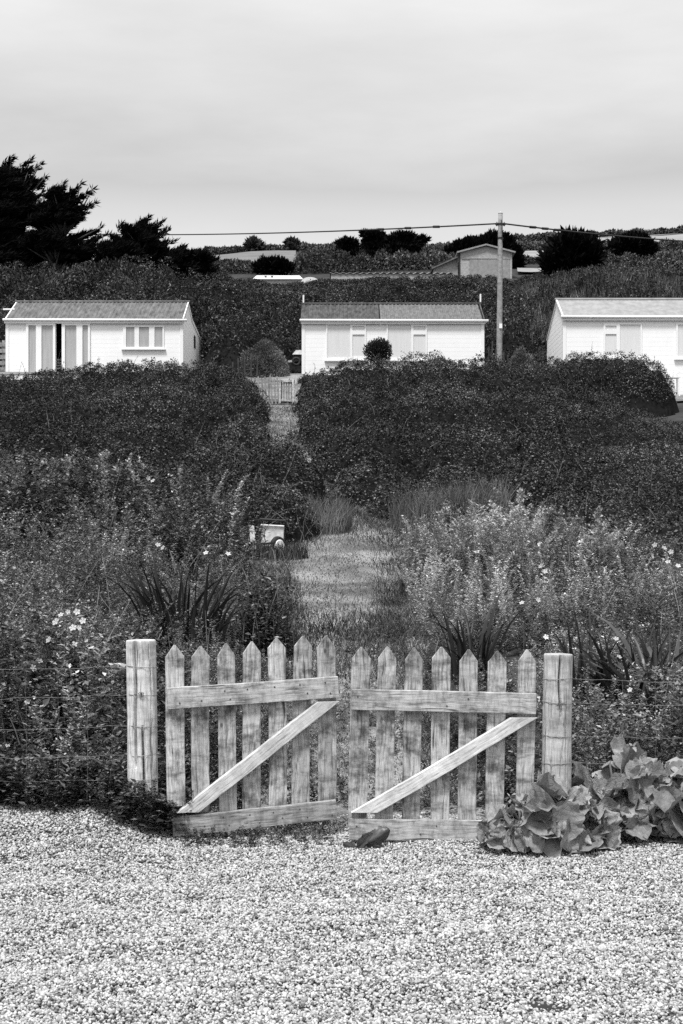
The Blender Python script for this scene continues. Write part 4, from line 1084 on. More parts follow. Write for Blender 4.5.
# deck before it
t = thing('timber_deck', 'pale low deck in front of the sliding glass doors', 'deck', (wx(20), 52.6, 7.6))
mb = MB(); mb.box(xl0 - 1.5, wx(92), 51.8, 53.9, zf - .12, zf - .04); mb.build('deck_top', M['concrete'], t)
MB().box(xl0 - 1.5, wx(92), 51.83, 51.88, zf - .62, zf - .125).build('skirt', M['whitetrim'], t)
# slatted fence at the left of it
t = thing('slat_fence', 'dark slatted fence panel beside the left end wall of the leftmost chalet', 'fence', (xl0 - .9, 55, 8.4))
for k in range(6): MB().box(xl0 - 1.9, xl0 - .06, 55, 55.03, 8.5 + k * .24, 8.66 + k * .24).build('slat', M['oldwood'], t)
for xx in (xl0 - 1.5, xl0 - .4): MB().box(xx, xx + .1, 55.04, 55.14, 8.3, 9.95).build('fence_post', M['oldwood'], t)

# middle chalet
xm0, xm1 = X_(302, 54), X_(484, 54)
tm = chalet('white chalet with dark patched roof and two wide windows, between the other two chalets', xm0, xm1, 54,
            [(54, 8.2), (54, 10.56), (55.7, 11.42), (57.4, 10.6), (57.4, 8.9)], [(1, 2), (3, 2)], [[(0, .43, 'roof_dark'), (.432, .985, 'roof_mid')], [(0, 1, 'roof_dark')]], barge='roof_dark', over=.055)
for a, b, c, d in ((327.5, 350, 352.5, 364.5), (388, 411, 413.5, 425.5)):
    window(tm, wx(a - 1.5), wx(d + 1.5), wz(360), wz(323.5), 54, [(wx(a), wx(b), wz(358), wz(325)), (wx(c), wx(d), wz(330.5), wz(326)), (wx(c), wx(d), wz(357), wz(334.5))], 'pane_pale')
for px, y0, y1 in ((303.5, 295, 305), (480.5, 294, 302)): MB().tube([P(px, y1, 55.75), P(px, y0, 55.75)], .032, 8).build('vent_pipe', M['whitetrim'], tm)

# right chalet
xr0 = X_(563, 52); xr1 = xr0 + 7.0; wz2 = lambda py: wz(py, 52); wx2 = lambda px: wx(px, 52)
trc = chalet('white chalet with pale felt roof and a bench against it, rightmost of the three chalets', xr0, xr1, 52,
             [(52, 7.45), (52, 10.36), (53.5, 11.2), (56.0, 10.15), (56.0, 8.2)], [(1, 2), (3, 2)], [[(0, 1, 'roof_pale')], [(0, 1, 'roof_pale')]], over=.06, rib=.003)
window(trc, wx2(603.5), wx2(642), wz2(358.5), wz2(323), 52, [(wx2(620), wx2(640.5), wz2(356.5), wz2(324.5)), (wx2(605.5), wx2(616.5), wz2(329.5), wz2(325.5)), (wx2(605.5), wx2(616.5), wz2(355.5), wz2(334))], 'pane_pale')
window(trc, wx2(676), wx2(716), wz2(358.5), wz2(323), 52, [(wx2(678), wx2(698), wz2(356.5), wz2(324.5)), (wx2(701), wx2(714), wz2(355.5), wz2(325))], 'pane_pale')

# bench
Yk = 49.5; b0, b1 = X_(656, Yk), X_(679, Yk); zg = Z_(388, Yk); t = thing('garden_bench', 'white slatted bench in front of the rightmost chalet, beside the domed hedge', 'bench', ((b0 + b1) / 2, Yk, zg))
MB().box(b0, b1, Yk - .2, Yk + .2, zg + .34, zg + .39).build('seat', M['whitetrim'], t)
mb = MB(); mb.box(b0, b1, Yk + .21, Yk + .25, zg + .66, zg + .72); mb.box(b0, b1, Yk + .21, Yk + .25, zg + .42, zg + .46)
for k in range(9): xx = b0 + .03 + (b1 - b0 - .09) * k / 8; mb.box(xx, xx + .035, Yk + .22, Yk + .24, zg + .462, zg + .658)
mb.build('backrest', M['whitetrim'], t)
for sx in (b0 + .03, b1 - .03):
    for sy in (-.17, .17): MB().bar((sx, Yk + sy, zg - .3), (sx, Yk + sy, zg + .338), .045, .045).build('leg', M['whitetrim'], t)
    MB().box(sx - .03, sx + .03, Yk - .2, Yk + .2, zg + .52, zg + .55).build('armrest', M['whitetrim'], t)

# clipped round bush against the middle chalet
cxx = X_(378.5, 52.5); zc = Z_(350.5, 52.5); t = thing('round_bush', 'small dark round bush against the front of the middle chalet', 'bush', (cxx, 52.5, 8.0))
k = 7000; d = rnd_dir(k); rr = rng.random(k) ** .3; lb = np.array([(-.16, 0, -.05, .36), (.17, .05, .0, .34), (.02, -.05, .08, .34), (-.05, .0, -.2, .4)])[rng.integers(0, 4, k)]; p = np.array([cxx, 52.5, zc]) + lb[:, :3] + d * (rr * lb[:, 3] * (.7 + .6 * vn(d[:, 0] * 4 + 4, d[:, 2] * 4 + d[:, 1] * 2, 5)))[:, None]
MB().quads(leaf_quads(p, rnd_dir(k), d + [0, 0, .5], rng.uniform(.05, .11, k), rng.uniform(.02, .04, k))).build('foliage', M['leaf_dark'], t)
MB().tube([(cxx, 52.5, 7.6), (cxx, 52.5, zc)], [.06, .04], 7).build('trunk', M['bark'], t)

# small picket gate at the top of the path
Yg = 43.8; zb = Z_(406, Yg); t = thing('garden_gate', 'small old picket gate at the top of the path, between the two hedges', 'gate', (X_(287, Yg), Yg, zb))
q = lambda px, py: P(px, py, Yg)
for px in (281.5, 284, 286.5, 289, 291.5): plank('picket', q(px, 402), q(px, 380.5), .05, .02, (0, 1, 0), 'oldwood', t, tip=.02)
plank('rail', q(280, 381) + [0, -.03, 0], q(293.5, 381) + [0, -.03, 0], .07, .03, (0, 1, 0), 'rail', t); plank('rail', q(280, 400.5) + [0, -.03, 0], q(293.5, 400.5) + [0, -.03, 0], .07, .03, (0, 1, 0), 'rail', t)
for px in (280, 293.2): plank('stile', q(px, 404) + [0, -.065, 0], q(px, 378) + [0, -.065, 0], .06, .03, (0, 1, 0), 'rail', t)
t = thing('picket_fence', 'short leaning picket fence joined to the small gate at the top of the path', 'fence', (X_(262, Yg), Yg, zb))
for i, (px, tp) in enumerate(((247, 383), (250.5, 380), (254, 377), (257.5, 376), (261, 378), (264.5, 376), (267.5, 377), (270.5, 375), (274, 378), (277, 376))):
    plank('picket', q(px + 2, 404), q(px + rng.normal() * .6, tp), .055, .02, (0, 1, 0), 'oldwood', t, tip=.03)
plank('rail', q(246, 384) + [0, .03, 0], q(279, 381) + [0, .03, 0], .06, .03, (0, 1, 0), 'oldwood', t); plank('rail', q(247, 399) + [0, .03, 0], q(279, 400) + [0, .03, 0], .06, .03, (0, 1, 0), 'oldwood', t)
plank('fence_post', q(296, 408), q(296, 375), .09, .09, (0, 1, 0), 'rail', t)
t = MB().box(X_(266, 43.3), X_(291, 43.3), 43.05, 43.6, Z_(412, 43.1), Z_(405.5, 43.1)).build('concrete_step', M['concrete'], loc=(X_(278, 43.3), 43.3, Z_(412, 43.1))); setp(t, 'pale concrete step below the small picket gate', 'step')
# pale garden slope behind the little gate
gx, gy = np.meshgrid(np.linspace(-3.6, -1.4, 14), np.linspace(44.2, 56, 40)); setp(sheet(gx, gy, G(gx, gy) + .03).build('lawn', M['path'], smooth=True), 'pale worn garden ground between the chalets', kind='structure')
gx, gy = np.meshgrid(np.linspace(9.5, 16, 14), np.linspace(44.2, 51.8, 24)); setp(sheet(gx, gy, G(gx, gy) + .03).build('lawn', M['field_dull'], smooth=True), 'pale ground below the bench', kind='structure')
# old stakes along the garden edge
for px, tp, ft, Y, lab in ((233, 362, 376, 49, 'leftmost short stake behind the left hedge'), (239, 358, 374, 50, 'second short stake behind the left hedge'), (244.5, 355, 372, 51, 'third and tallest short stake behind the left hedge'),
                           (251, 353, 370, 52, 'fourth short stake, beside the pale shrub'), (257, 356, 370, 52, 'rightmost short stake in front of the pale shrub'),
                           (492, 341, 366, 55.2, 'tallest stake between the middle chalet and the utility pole'), (488.5, 346, 366, 55, 'stake nearest to the middle chalet'), (496, 348, 366, 55, 'stake just left of the utility pole'),
                           (504, 352, 366, 55, 'short stake just right of the utility pole'), (509, 355, 366, 55, 'shortest stake right of the utility pole')):
    o = plank('garden_stake', P(px, ft + 6, Y), P(px + rng.normal() * .5, tp, Y), .05, .04, (0, 1, 0), 'bark', None, tip=.02); setp(o, lab, 'stake', 'old garden stakes')
# pale shrub by the garden
def dome_bush(name, label, cat, px, py_top, Y, rx, h, n, leaf, mat, group=None, base=None):
    cx = X_(px, Y); zt = Z_(py_top, Y); cz = zt - h; t = thing(name, label, cat, (cx, Y, cz - .4), group)
    d = rnd_dir(n); d[:, 2] = np.abs(d[:, 2]) * 1.0 - .15; rr = rng.random(n) ** .28 * (.72 + .55 * vn(d[:, 0] * 2.6 + 9, d[:, 2] * 2.6 + d[:, 1] * 2, int(px)))
    p = np.array([cx, Y, cz]) + d * rr[:, None] * [rx, rx, h]
    MB().quads(leaf_quads(p, rnd_dir(n) + d * .6, d + rng.normal(size=(n, 3)) * .5 + [0, 0, .4], leaf * rng.uniform(.6, 1.3, n), leaf * .45 * rng.uniform(.7, 1.2, n))).build('foliage', M[mat], t)
    mb = MB()
    for k in range(7): e = rnd_dir(1)[0]; e[2] = abs(e[2]) + .3; mb.tube([(cx, Y, cz - .5), np.array([cx, Y, cz]) + e * [rx * .3, rx * .3, h * .25], np.array([cx, Y, cz]) + e * [rx * .7, rx * .7, h * .6]], [.03, .02, .008], 5)
    mb.build('branches_or_inner_shade', M['bark'], t); return t


dome_bush('pale_shrub', 'feathery pale shrub behind the small picket gate, left of the middle chalet', 'shrub', 263, 338, 53, .85, 1.5, 9000, .10, 'drygrass')
dome_bush('pale_shrub', 'feathery pale shrub at the foot of the utility pole', 'shrub', 522, 347, 56, .5, .8, 3000, .09, 'drygrass')
dome_bush('low_bush', 'low dark bush at the left front corner of the middle chalet', 'bush', 306, 371, 50, .8, .9, 5000, .075, 'leaf_hedge')
dome_bush('low_bush', 'low dark bush between the utility pole and the end wall of the rightmost chalet', 'bush', 539, 346, 57.5, .9, 1.4, 5000, .085, 'leaf_hedge')
dome_bush('low_bush', 'low dark bush under the right end of the middle chalet', 'bush', 440, 355, 51.5, .7, .7, 4000, .075, 'leaf_hedge')
# covered trailer half behind the middle chalet
Yt = 57.5; xa, xb = X_(291, Yt), X_(312, Yt); zt = Z_(366, Yt); t = thing('covered_trailer', 'pale topped trailer half hidden behind the left end of the middle chalet', 'trailer', ((xa + xb) / 2, Yt, zt))
mb = MB(); mb.add([(xa + .06, Yt, zt + .18), (xb, Yt, zt + .18), (xb, Yt, zt + .45), (xa + .12, Yt, zt + .45), (xa + .06, Yt + 1.2, zt + .18), (xb, Yt + 1.2, zt + .18), (xb, Yt + 1.2, zt + .45), (xa + .12, Yt + 1.2, zt + .45)],
                  [(0, 1, 2, 3), (7, 6, 5, 4), (0, 3, 7, 4), (1, 5, 6, 2), (0, 4, 5, 1), (3, 2, 6, 7)]); mb.build('body', M['black'], t)
MB().add([(xa + .05, Yt - .06, zt + .46), (xb, Yt - .06, zt + .46), (xb, Yt + .1, zt + .66), (xa + .2, Yt + .1, zt + .66), (xa + .05, Yt + 1.25, zt + .46), (xb, Yt + 1.25, zt + .46), (xb, Yt + 1.1, zt + .66), (xa + .2, Yt + 1.1, zt + .66)],
         [(0, 1, 2, 3), (7, 6, 5, 4), (0, 3, 7, 4), (1, 5, 6, 2), (0, 4, 5, 1), (3, 2, 6, 7)]).build('lid', M['concrete'], t)
mb = MB(); a = np.linspace(0, 2 * np.pi, 20); mb.tube(np.stack([xa + .22 + np.cos(a) * .14, np.full(20, Yt - .1), zt + .17 + np.sin(a) * .14], 1), .05, 8, cap=False); mb.build('wheel', M['rubber'], t, smooth=True)
MB().bar((xa + .1, Yt - .02, zt + .2), (xa - .12, Yt - .1, zt + .16), .08, .1).build('drawbar', M['concrete'], t)

# ------------------------------------------------------------------ utility pole and cable
Yp = 56.5; xp = X_(500.5, Yp); zp0, zp1 = 8.2, Z_(213, Yp)
t = thing('utility_pole', 'tall weathered utility pole standing between the middle and rightmost chalets', 'utility pole', (xp, Yp, zp0))
mb = MB(); s = np.linspace(0, 1, 16); mb.tube(np.stack([xp - .06 + .06 * s, Yp + 0 * s, zp0 + (zp1 - zp0) * s], 1), .125 - .035 * s, 14); mb.build('shaft', M['pole'], t, smooth=True)
mb = MB(); mb.tube([(xp, Yp, zp1 - .02), (xp, Yp, zp1 + .06)], [.1, .03], 12); mb.build('cap', M['concrete'], t)
for dz, nm in ((.44, 'bracket'), (1.0, 'band')): MB().tube([(xp, Yp, zp1 - dz - .05), (xp, Yp, zp1 - dz + .03)], .108, 12).build(nm, M['black'], t)
MB().tube([(xp + .06, Yp - .12, zp1 - 1.2), (xp + .05, Yp - .13, zp1 - .5), (xp + .02, Yp - .1, zp1 - .3)], .018, 6).build('cable_drop', M['black'], t)
MB().box(xp - .07, xp + .05, Yp - .16, Yp - .128, zp1 - 4.6, zp1 - 4.42).build('number_plate', M['whitetrim'], t)
for sg in (-1, 1): MB().tube([(xp + sg * .12, Yp, zp1 - .5), (xp + sg * .2, Yp, zp1 - .42), (xp + sg * .13, Yp, zp1 - .38)], .045, 8).build('insulator', M['black'], t, smooth=True)


def cable(label, a, b, sag, clips):
    s = np.linspace(0, 1, 60)[:, None]; a = np.array(a); b = np.array(b); pts = a + (b - a) * s; pts[:, 2] -= (4 * sag * s * (1 - s))[:, 0]
    t = thing('overhead_cable', label, 'cable', a, 'overhead cables'); MB().tube(pts, .032, 6).build('cable', M['darkwire'], t, smooth=True)
    for c in clips:
        p = np.array([np.interp(c, s[:, 0], pts[:, k]) for k in range(3)]); e = (b - a) / np.linalg.norm(b - a); MB().tube([p - e * .2, p + e * .2], .055, 7).build('clip', M['black'], t)


zt = zp1 - .42
cable('dark overhead cable running left from the utility pole across the sky', (xp - .1, Yp, zt), (X_(-60, 110), 110, Z_(226, 110)), .55, (.06, .09, .12))
cable('dark overhead cable sloping down right from the utility pole', (xp + .1, Yp, zt), (X_(820, 78), 78, Z_(245, 78)), .25, (.07, .10, .13))
for px, Y, tp, lab in ((-60, 110, 220, 'utility pole at the far left, behind the cypress'), (820, 78, 238, 'utility pole at the far right along the cable')):
    x = X_(px, Y); o = MB().tube([(x, Y, float(G(x, Y)) - .3), (x, Y, Z_(tp, Y))], [.13, .09], 12).build('utility_pole', M['pole'], loc=(x, Y, float(G(x, Y)))); setp(o, lab, 'utility pole')

# ------------------------------------------------------------------ scrub on the hillside behind the chalets
FOOT = [(xl0 - .4, xl1 + .5, 53, 61.5), (xm0 - .4, xm1 + .4, 53, 58.6), (xr0 - .5, xr1 + .4, 51, 57)]
dm = []
for _ in range(520):
    y = rng.uniform(58.5, 104); x = rng.uniform(-.3, .3) * y; r = rng.uniform(1.1, 2.6) * (1 + .3 * (y > 80))
    if any(a - r * .75 < x < b + r * .75 and c - r < y < d + r * .7 for a, b, c, d in FOOT): continue
    h = rng.uniform(.9, 2.3) * (1.15 if x < -6 else 1.0)
    if abs(x - X_(485, y)) < 4 and y > 95: h *= .5
    dm.append((x, y, r, h))
dm = np.array(dm)


def hscrub(x, y):
    sh = x.shape; x = x.ravel(); y = y.ravel(); h = np.zeros(len(x))
    wx_ = x + (fbm(x * .9, y * .9, 51) - .5) * 1.1; wy_ = y + (fbm(x * .9, y * .9, 52) - .5) * 1.1
    for cx, cy, r, hh in dm:
        s = np.where((np.abs(x - cx) < r * 1.5) & (np.abs(y - cy) < r * 1.5))[0]
        if len(s): q = ((wx_[s] - cx) ** 2 + (wy_[s] - cy) ** 2) / r ** 2; h[s] = np.maximum(h[s], hh * np.sqrt(np.clip(1 - q, 0, 1)))
    h = h * (.62 + .5 * dome(x / 1.1, y / 1.1, 53)) + .10 + np.where(h > .3, (dome(x * 1.9, y * 1.8, 54) - .4) * .4, 0)
    px = CX + x / y * F     # how high the scrub stands over the slope, column by column
    line = np.interp(px, [0, 60, 120, 215, 235, 300, 330, 440, 520, 545, 600, 683], [262, 261, 256, 264, 282, 290, 283, 280, 280, 274, 264, 260])
    line = line + (fbm(x * .35, y * .35, 57) - .5) * 18
    h = np.minimum(h, np.maximum(Z_(line, y) - G(x, y), .08))
    return h.reshape(sh)


core, p, nr, lq = veg_surface(hscrub, -31, 31, 58, 103, .45, 330, .11, .55, .10, .3, bias=1.3, leggy=.5)
inside = np.zeros(len(p), bool)
for a, b, c, d in FOOT: inside |= (p[:, 0] > a) & (p[:, 0] < b) & (p[:, 1] > c) & (p[:, 1] < d)
inside |= np.abs(p[:, 0]) > .3 * p[:, 1] + 1
setp(MB().quads(lq[~inside]).build('scrub', M['leaf_far']), 'dark scrub covering the hillside behind the chalets', 'scrub', kind='stuff')
setp(core.build('scrub_inner_shade', M['core'], smooth=True), 'dark sheet painted as the shade inside the hillside scrub', 'scrub', kind='stuff')  # core sheet coloured dark as the shade under the scrub leaves

# reeds on the mound behind the right chalet
n = 42000; y = rng.uniform(62, 88, n); x = X_(470, y) + rng.random(n) * (X_(720, y) - X_(470, y)); m_ = sstep(0, 3, x - X_(480, y))
mb = MB(); z = G(x, y) + hscrub(x, y) * .7 - .1; add_blades(mb, np.stack([x, y, z], 1), rng.uniform(.5, 1.2, n) * (.4 + .6 * m_), np.full(n, .045), rng.uniform(.05, .4, n))
setp(mb.build('tall_reeds', M['reed']), 'tall feathery reeds over the mound behind the rightmost chalet', 'reeds', kind='stuff')
n = 9000; y = rng.uniform(60, 84, n); x = X_(-20, y) + rng.random(n) * (X_(480, y) - X_(-20, y)); k = fbm(x * .25, y * .25, 14) > .5; x, y = x[k], y[k]
mb = MB(); z = G(x, y) + hscrub(x, y) * .9 - .1; add_blades(mb, np.stack([x, y, z], 1), rng.uniform(.2, .6, len(x)), np.full(len(x), .03), rng.uniform(.05, .6, len(x)))
setp(mb.build('rough_grass', M['reed']), 'rough grass poking through the scrub on the hillside', 'grass', kind='stuff')

# mounds of bush behind the left chalet
dome_bush('rounded_bush', 'broad rounded bush on the hillside above the leftmost chalet roof', 'bush', 118, 256, 76, 4.4, 3.0, 16000, .2, 'leaf_far')
dome_bush('rounded_bush', 'rounded bush under the tall cypress, at the left end of the hillside', 'bush', 30, 268, 74, 4.2, 2.6, 14000, .2, 'leaf_far')
dome_bush('rounded_bush', 'smaller rounded bush right of the leftmost chalet roof', 'bush', 200, 296, 66, 1.8, 1.6, 7000, .16, 'leaf_far')
dome_bush('rounded_bush', 'dark bush between leftmost chalet and pale shrub', 'bush', 226, 318, 62, 1.7, 1.9, 7000, .15, 'leaf_far')

# ------------------------------------------------------------------ trees
def tree(name, label, cat, px, foot_py, Y, lobes, n, leaf, mat, wind=(0, 0, .4), aspect=.35, group=None, spread=.5):
    """lobes: (px, py, rx px, rz px, depth m): crown pads at that place; a limb leads to each"""
    sc = Y / F; base = P(px, foot_py, Y); base[2] -= .4; t = thing(name, label, cat, base, group); w = np.array(wind, float)
    tot = sum(l[2] * l[3] for l in lobes); lf = MB(); tk = MB(); top = P(*[np.mean([l[k] for l in lobes]) for k in (0, 1)], Y)
    s = np.linspace(0, 1, 6)[:, None]; trunk = base + (top - base) * s + np.array([.2, 0, 0]) * np.sin(s * 3); r0 = .045 * np.linalg.norm(top - base) + .05; tk.tube(trunk, np.linspace(r0, r0 * .35, 6), 8)
    for lx, ly, rx, rz, dy in lobes:
        c = P(lx, ly, Y) + np.array([0, dy, 0]); R = np.array([rx * sc, max(rx, rz) * sc * .85, rz * sc]); k = max(14, int(n * rx * rz / tot)); d = rnd_dir(k)
        p = c + d * R * (rng.random(k) ** .4 * (.7 + .5 * vn(d[:, 0] * 3 + lx, d[:, 2] * 3 + d[:, 1] * 2, int(ly))))[:, None]
        ax = unit(d * spread + w + rng.normal(size=(k, 3)) * .3)
        L = leaf * rng.uniform(.5, 1.4, k); lf.quads(leaf_quads(p, rnd_dir(k), ax, L, L * aspect * rng.uniform(.6, 1.2, k)))
        st = trunk[int(np.clip(np.interp(c[2], trunk[:, 2], np.arange(6)) - 1, 0, 4))]; tk.tube([st, (st + c) / 2 + rng.normal(size=3) * .1, c], [r0 * .4, r0 * .25, r0 * .08], 6)
    tk.build('trunk', M['bark'], t, smooth=True); lf.build('crown', M[mat], t); return t


def pads(spec, rep, jx=.35, jz=.5):
    """scatter flat pads within bigger ellipses"""
    out = []
    for (lx, ly, rx, rz), n in zip(spec, rep):
        for _ in range(n):
            a = rng.uniform(0, 6.28); r = math.sqrt(rng.random()); q = rng.uniform(.3, .5); out.append((lx + math.cos(a) * r * rx * .7, ly + math.sin(a) * r * rz * .8, rx * q, max(2.2, rz * q * .42), rng.uniform(-1.4, 1.4)))
    return out


def spikes(*a):
    """pointed boughs: small pads that shrink towards a tip"""
    out = []
    for x0, y0, x1, y1 in a:
        for k in range(6):
            u = k / 5; out.append((x0 + (x1 - x0) * u, y0 + (y1 - y0) * u, 5.5 * (1 - u) + 1.2, 2.8 * (1 - u) + .6, rng.uniform(-.3, .3)))
    return out


W = (.85, 0, .5)
tree('cypress_tree', 'tallest dark windswept cypress, at the left edge of the hillside', 'tree', 5, 285, 82,
     pads([(2, 184, 34, 22), (6, 214, 42, 24), (10, 250, 52, 20), (-26, 205, 30, 50)], [30, 32, 32, 14]) + spikes((14, 182, 40, 165), (18, 192, 44, 178), (14, 178, 30, 160), (0, 174, 12, 158), (18, 206, 42, 194)), 58000, .36, 'needle', W, .22, 'dark cypress trees', .22)
tree('cypress_tree', 'leaning windswept cypress with ragged pointed boughs, right of the tallest one', 'tree', 52, 285, 80,
     pads([(58, 200, 13, 8), (60, 212, 20, 8), (52, 222, 30, 6), (66, 252, 28, 14), (38, 245, 22, 10)], [13, 16, 14, 24, 14]) + spikes((58, 206, 80, 184), (62, 212, 92, 189), (62, 220, 94, 204), (64, 226, 86, 214), (52, 200, 63, 185), (70, 240, 100, 229), (78, 250, 102, 236)), 40000, .34, 'needle', W, .2, 'dark cypress trees', .22)
tree('cypress_tree', 'dark rounded cypress with ragged top, above the leftmost chalet roof', 'tree', 138, 285, 80,
     pads([(138, 238, 22, 11), (138, 250, 30, 12), (116, 254, 14, 11)], [18, 22, 10]) + spikes((134, 234, 148, 218), (142, 236, 162, 223), (146, 242, 168, 230), (128, 236, 120, 224), (148, 250, 174, 242), (122, 246, 107, 236)) + [(140, 262, 34, 8, 0), (112, 262, 20, 8, 0), (104, 252, 13, 9, 0), (158, 258, 20, 8, 0)], 26000, .34, 'needle', (.55, 0, .6), .2, 'dark cypress trees', .3)
tree('cypress_tree', 'lowest dark cypress, on the right of the rounded one', 'tree', 192, 285, 82, pads([(188, 261, 22, 8), (176, 258, 12, 8)], [20, 10]) + spikes((180, 260, 202, 251), (192, 264, 216, 259), (174, 256, 182, 247)) + [(186, 270, 28, 6, 0)], 15000, .32, 'needle', (.7, 0, .5), .22, 'dark cypress trees', .3)

Wf = (.2, 0, .35)
tree('wind_shaped_pine', 'flat topped dark pine on the crest, right one of the pair above the middle chalet', 'tree', 408, 272, 125, [(403, 237.5, 12, 3.4, 0), (412, 244, 13, 3.2, 0), (402, 250, 19, 4.5, 0), (398, 259, 26, 7, 0), (422, 240, 6, 2, 0), (392, 240.5, 6, 1.8, 0), (418, 254, 12, 5, 0)], 15000, .40, 'needle', Wf, .35, 'pines on the crest')
tree('wind_shaped_pine', 'flat topped dark pine on the crest, left one of the pair above the middle chalet', 'tree', 375, 272, 126, [(375, 236.5, 10, 3, 0), (382, 241.5, 9, 2.6, 0), (369, 242, 7, 2.2, 0), (377, 249, 15, 5, 0), (370, 259, 20, 8, 0), (365.5, 234.5, 5, 1.6, 0)], 13000, .40, 'needle', Wf, .35, 'pines on the crest')
tree('wind_shaped_pine', 'small flat topped pine left of the pair on the crest', 'tree', 348, 270, 126, [(348, 244.5, 10, 4, 0), (348, 252, 10, 6, 0)], 5000, .42, 'needle', Wf, .35, 'pines on the crest')
tree('dark_tree', 'dark tree behind the gabled barn, its crown split by the utility pole', 'tree', 490, 280, 142, [(497, 244, 16, 9, 0), (480, 247, 18, 8, 0), (463, 249, 13, 6, 0), (508, 253, 12, 10, 0), (514, 262, 9, 9, 0), (452, 255, 8, 6, 0)], 14000, .5, 'needle', (.1, 0, .7), .4)
tree('dark_tree', 'round dark tree right of the utility pole, above the rightmost chalet roof', 'tree', 574, 290, 92, [(574, 250, 22, 14, 0), (566, 262, 22, 11, 0), (585, 258, 18, 10, 0), (558, 270, 12, 6, 0)], 7500, .6, 'needle', (.1, 0, .6), .4)
tree('dark_tree', 'wide low dark tree, rightmost on the skyline', 'tree', 633, 275, 135, [(633, 244, 18, 8, 0), (645, 248, 12, 6, 0), (620, 248, 11, 6, 0)], 9000, .45, 'needle', (.1, 0, .5), .4)
tree('field_tree', 'small round tree on the crest above the pale field, left one', 'tree', 254, 252, 240, [(253, 245.5, 6, 3.6, 0), (257, 248, 6, 3, 0)], 900, 1.0, 'leaf_far', (0, 0, .5), .5)
tree('field_tree', 'small tree on the crest above the pale field, right one', 'tree', 292, 252, 240, [(292, 245, 4, 3.4, 0), (292, 249, 4, 3, 0)], 700, 1.0, 'leaf_far', (0, 0, .5), .5)
tree('dark_tree', 'low dark bushy tree behind the long white hut', 'tree', 273, 275, 118, [(273, 267, 13, 4.5, 0), (264, 269, 9, 3.5, 0), (282, 269, 9, 3.5, 0)], 2200, .6, 'needle', (0, 0, .5), .4)

# hedgerows on the far hill, each a dark line of trees
def hedgerow(label, px0, px1, Y, n, h, dens=1.0):
    mb = MB(); k = int(n * 1.7)
    u = rng.random(k); px = px0 + (px1 - px0) * u; yy = Y + rng.normal(size=k) * 1.5; x = X_(px, yy); top = h * (.45 + .9 * fbm(px * .11, px * 0 + Y, int(Y))) ; z = G(x, yy) + top * rng.random(k) ** .8
    p = np.stack([x, yy, z], 1); L = .42 * rng.uniform(.5, 1.3, k) * Y / 200; mb.quads(leaf_quads(p, rnd_dir(k), rnd_dir(k) + [0, 0, .4], L, L * .5))
    c = ((X_(px0, Y) + X_(px1, Y)) / 2, Y, 0); setp(mb.build('far_hedgerow', M['leaf_far'], loc=(c[0], c[1], float(G(c[0], c[1])))), label, 'hedgerow', kind='stuff')


hedgerow('dark hedgerow along the left part of the crest', 205, 345, 246, 5200, 1.1)
hedgerow('dark wood along the middle of the crest', 315, 470, 215, 8200, 1.0)
hedgerow('dark hedgerow behind the round dark tree', 553, 720, 128, 5200, 1.3)
hedgerow('dark hedgerow along the top of the reeds', 590, 720, 112, 5200, 1.0)
hedgerow('dark scrub line under the grazed field', 200, 300, 122, 4200, 1.1)
hedgerow('dark thicket below the pines, nearest the long shed', 300, 470, 122, 6000, 1.7)
hedgerow('dark thicket between the pines and the wood on the crest', 296, 480, 150, 6000, 1.3)
hedgerow('dark thicket behind the pines', 300, 500, 180, 6000, 1.0)
hedgerow('dark hedgerow along the right part of the crest', 500, 720, 248, 7800, .9)
hedgerow('hedgerow between the two pale strips of field', 500, 720, 190, 6000, 1.2)
hedgerow('hedgerow below the pale strips of field', 500, 720, 152, 5200, .6)
hedgerow('hedgerow along the lower edge of the grazed field', 205, 340, 140, 3600, .6)

# ------------------------------------------------------------------ far buildings
def prism(mb, x0, x1, y0, y1, z0, ze, zr):
    """gabled body, the gable to the viewer"""
    xm = (x0 + x1) / 2; V = [(x0, y0, z0), (x1, y0, z0), (x1, y0, ze), (xm, y0, zr), (x0, y0, ze)]; V += [(a, y1, c) for a, b, c in V]
    mb.add(V, [(0, 1, 2, 3, 4), (9, 8, 7, 6, 5)]); mb.f.append(np.array([(0, 5, 6, 1), (1, 6, 7, 2), (2, 7, 8, 3), (3, 8, 9, 4), (4, 9, 5, 0)]) + mb.n - 10)


Yf = 112; t = thing('gabled_barn', 'grey boarded barn with shallow gable and a lean-to, on the hillside behind the utility pole', 'barn', (X_(486, Yf), Yf, Z_(280, Yf)))
x0, x1 = X_(460, Yf), X_(512, Yf); mb = MB(); prism(mb, x0, x1, Yf, Yf + 6, Z_(280, Yf), Z_(252.5, Yf), Z_(246.5, Yf)); mb.build('wall', M['barnwall'], t)
xm = (x0 + x1) / 2; mb = MB()
for a, b in ((x0 - .25, xm), (x1 + .25, xm)): mb.bar((a, Yf + 3, Z_(253, Yf) + .02), (b, Yf + 3, Z_(245.8, Yf) + .06), 6.5, .12, (0, 0, 1))
ro = mb.build('roof', M['roof_pale'], t); MB().box(x0 + .15, x1 - .15, Yf - .04, Yf - .004, Z_(259.5, Yf), Z_(258.2, Yf)).build('beam', M['oldwood'], t)
MB().box(x0 + .75, x1 - .2, Yf - .05, Yf - .006, Z_(280, Yf), Z_(259.8, Yf)).build('barn_door', M['roof_pale'], t); MB().box(x0 - .12, x0 + .02, Yf - .06, Yf + .05, Z_(280, Yf), Z_(252, Yf)).build('downpipe', M['black'], t)
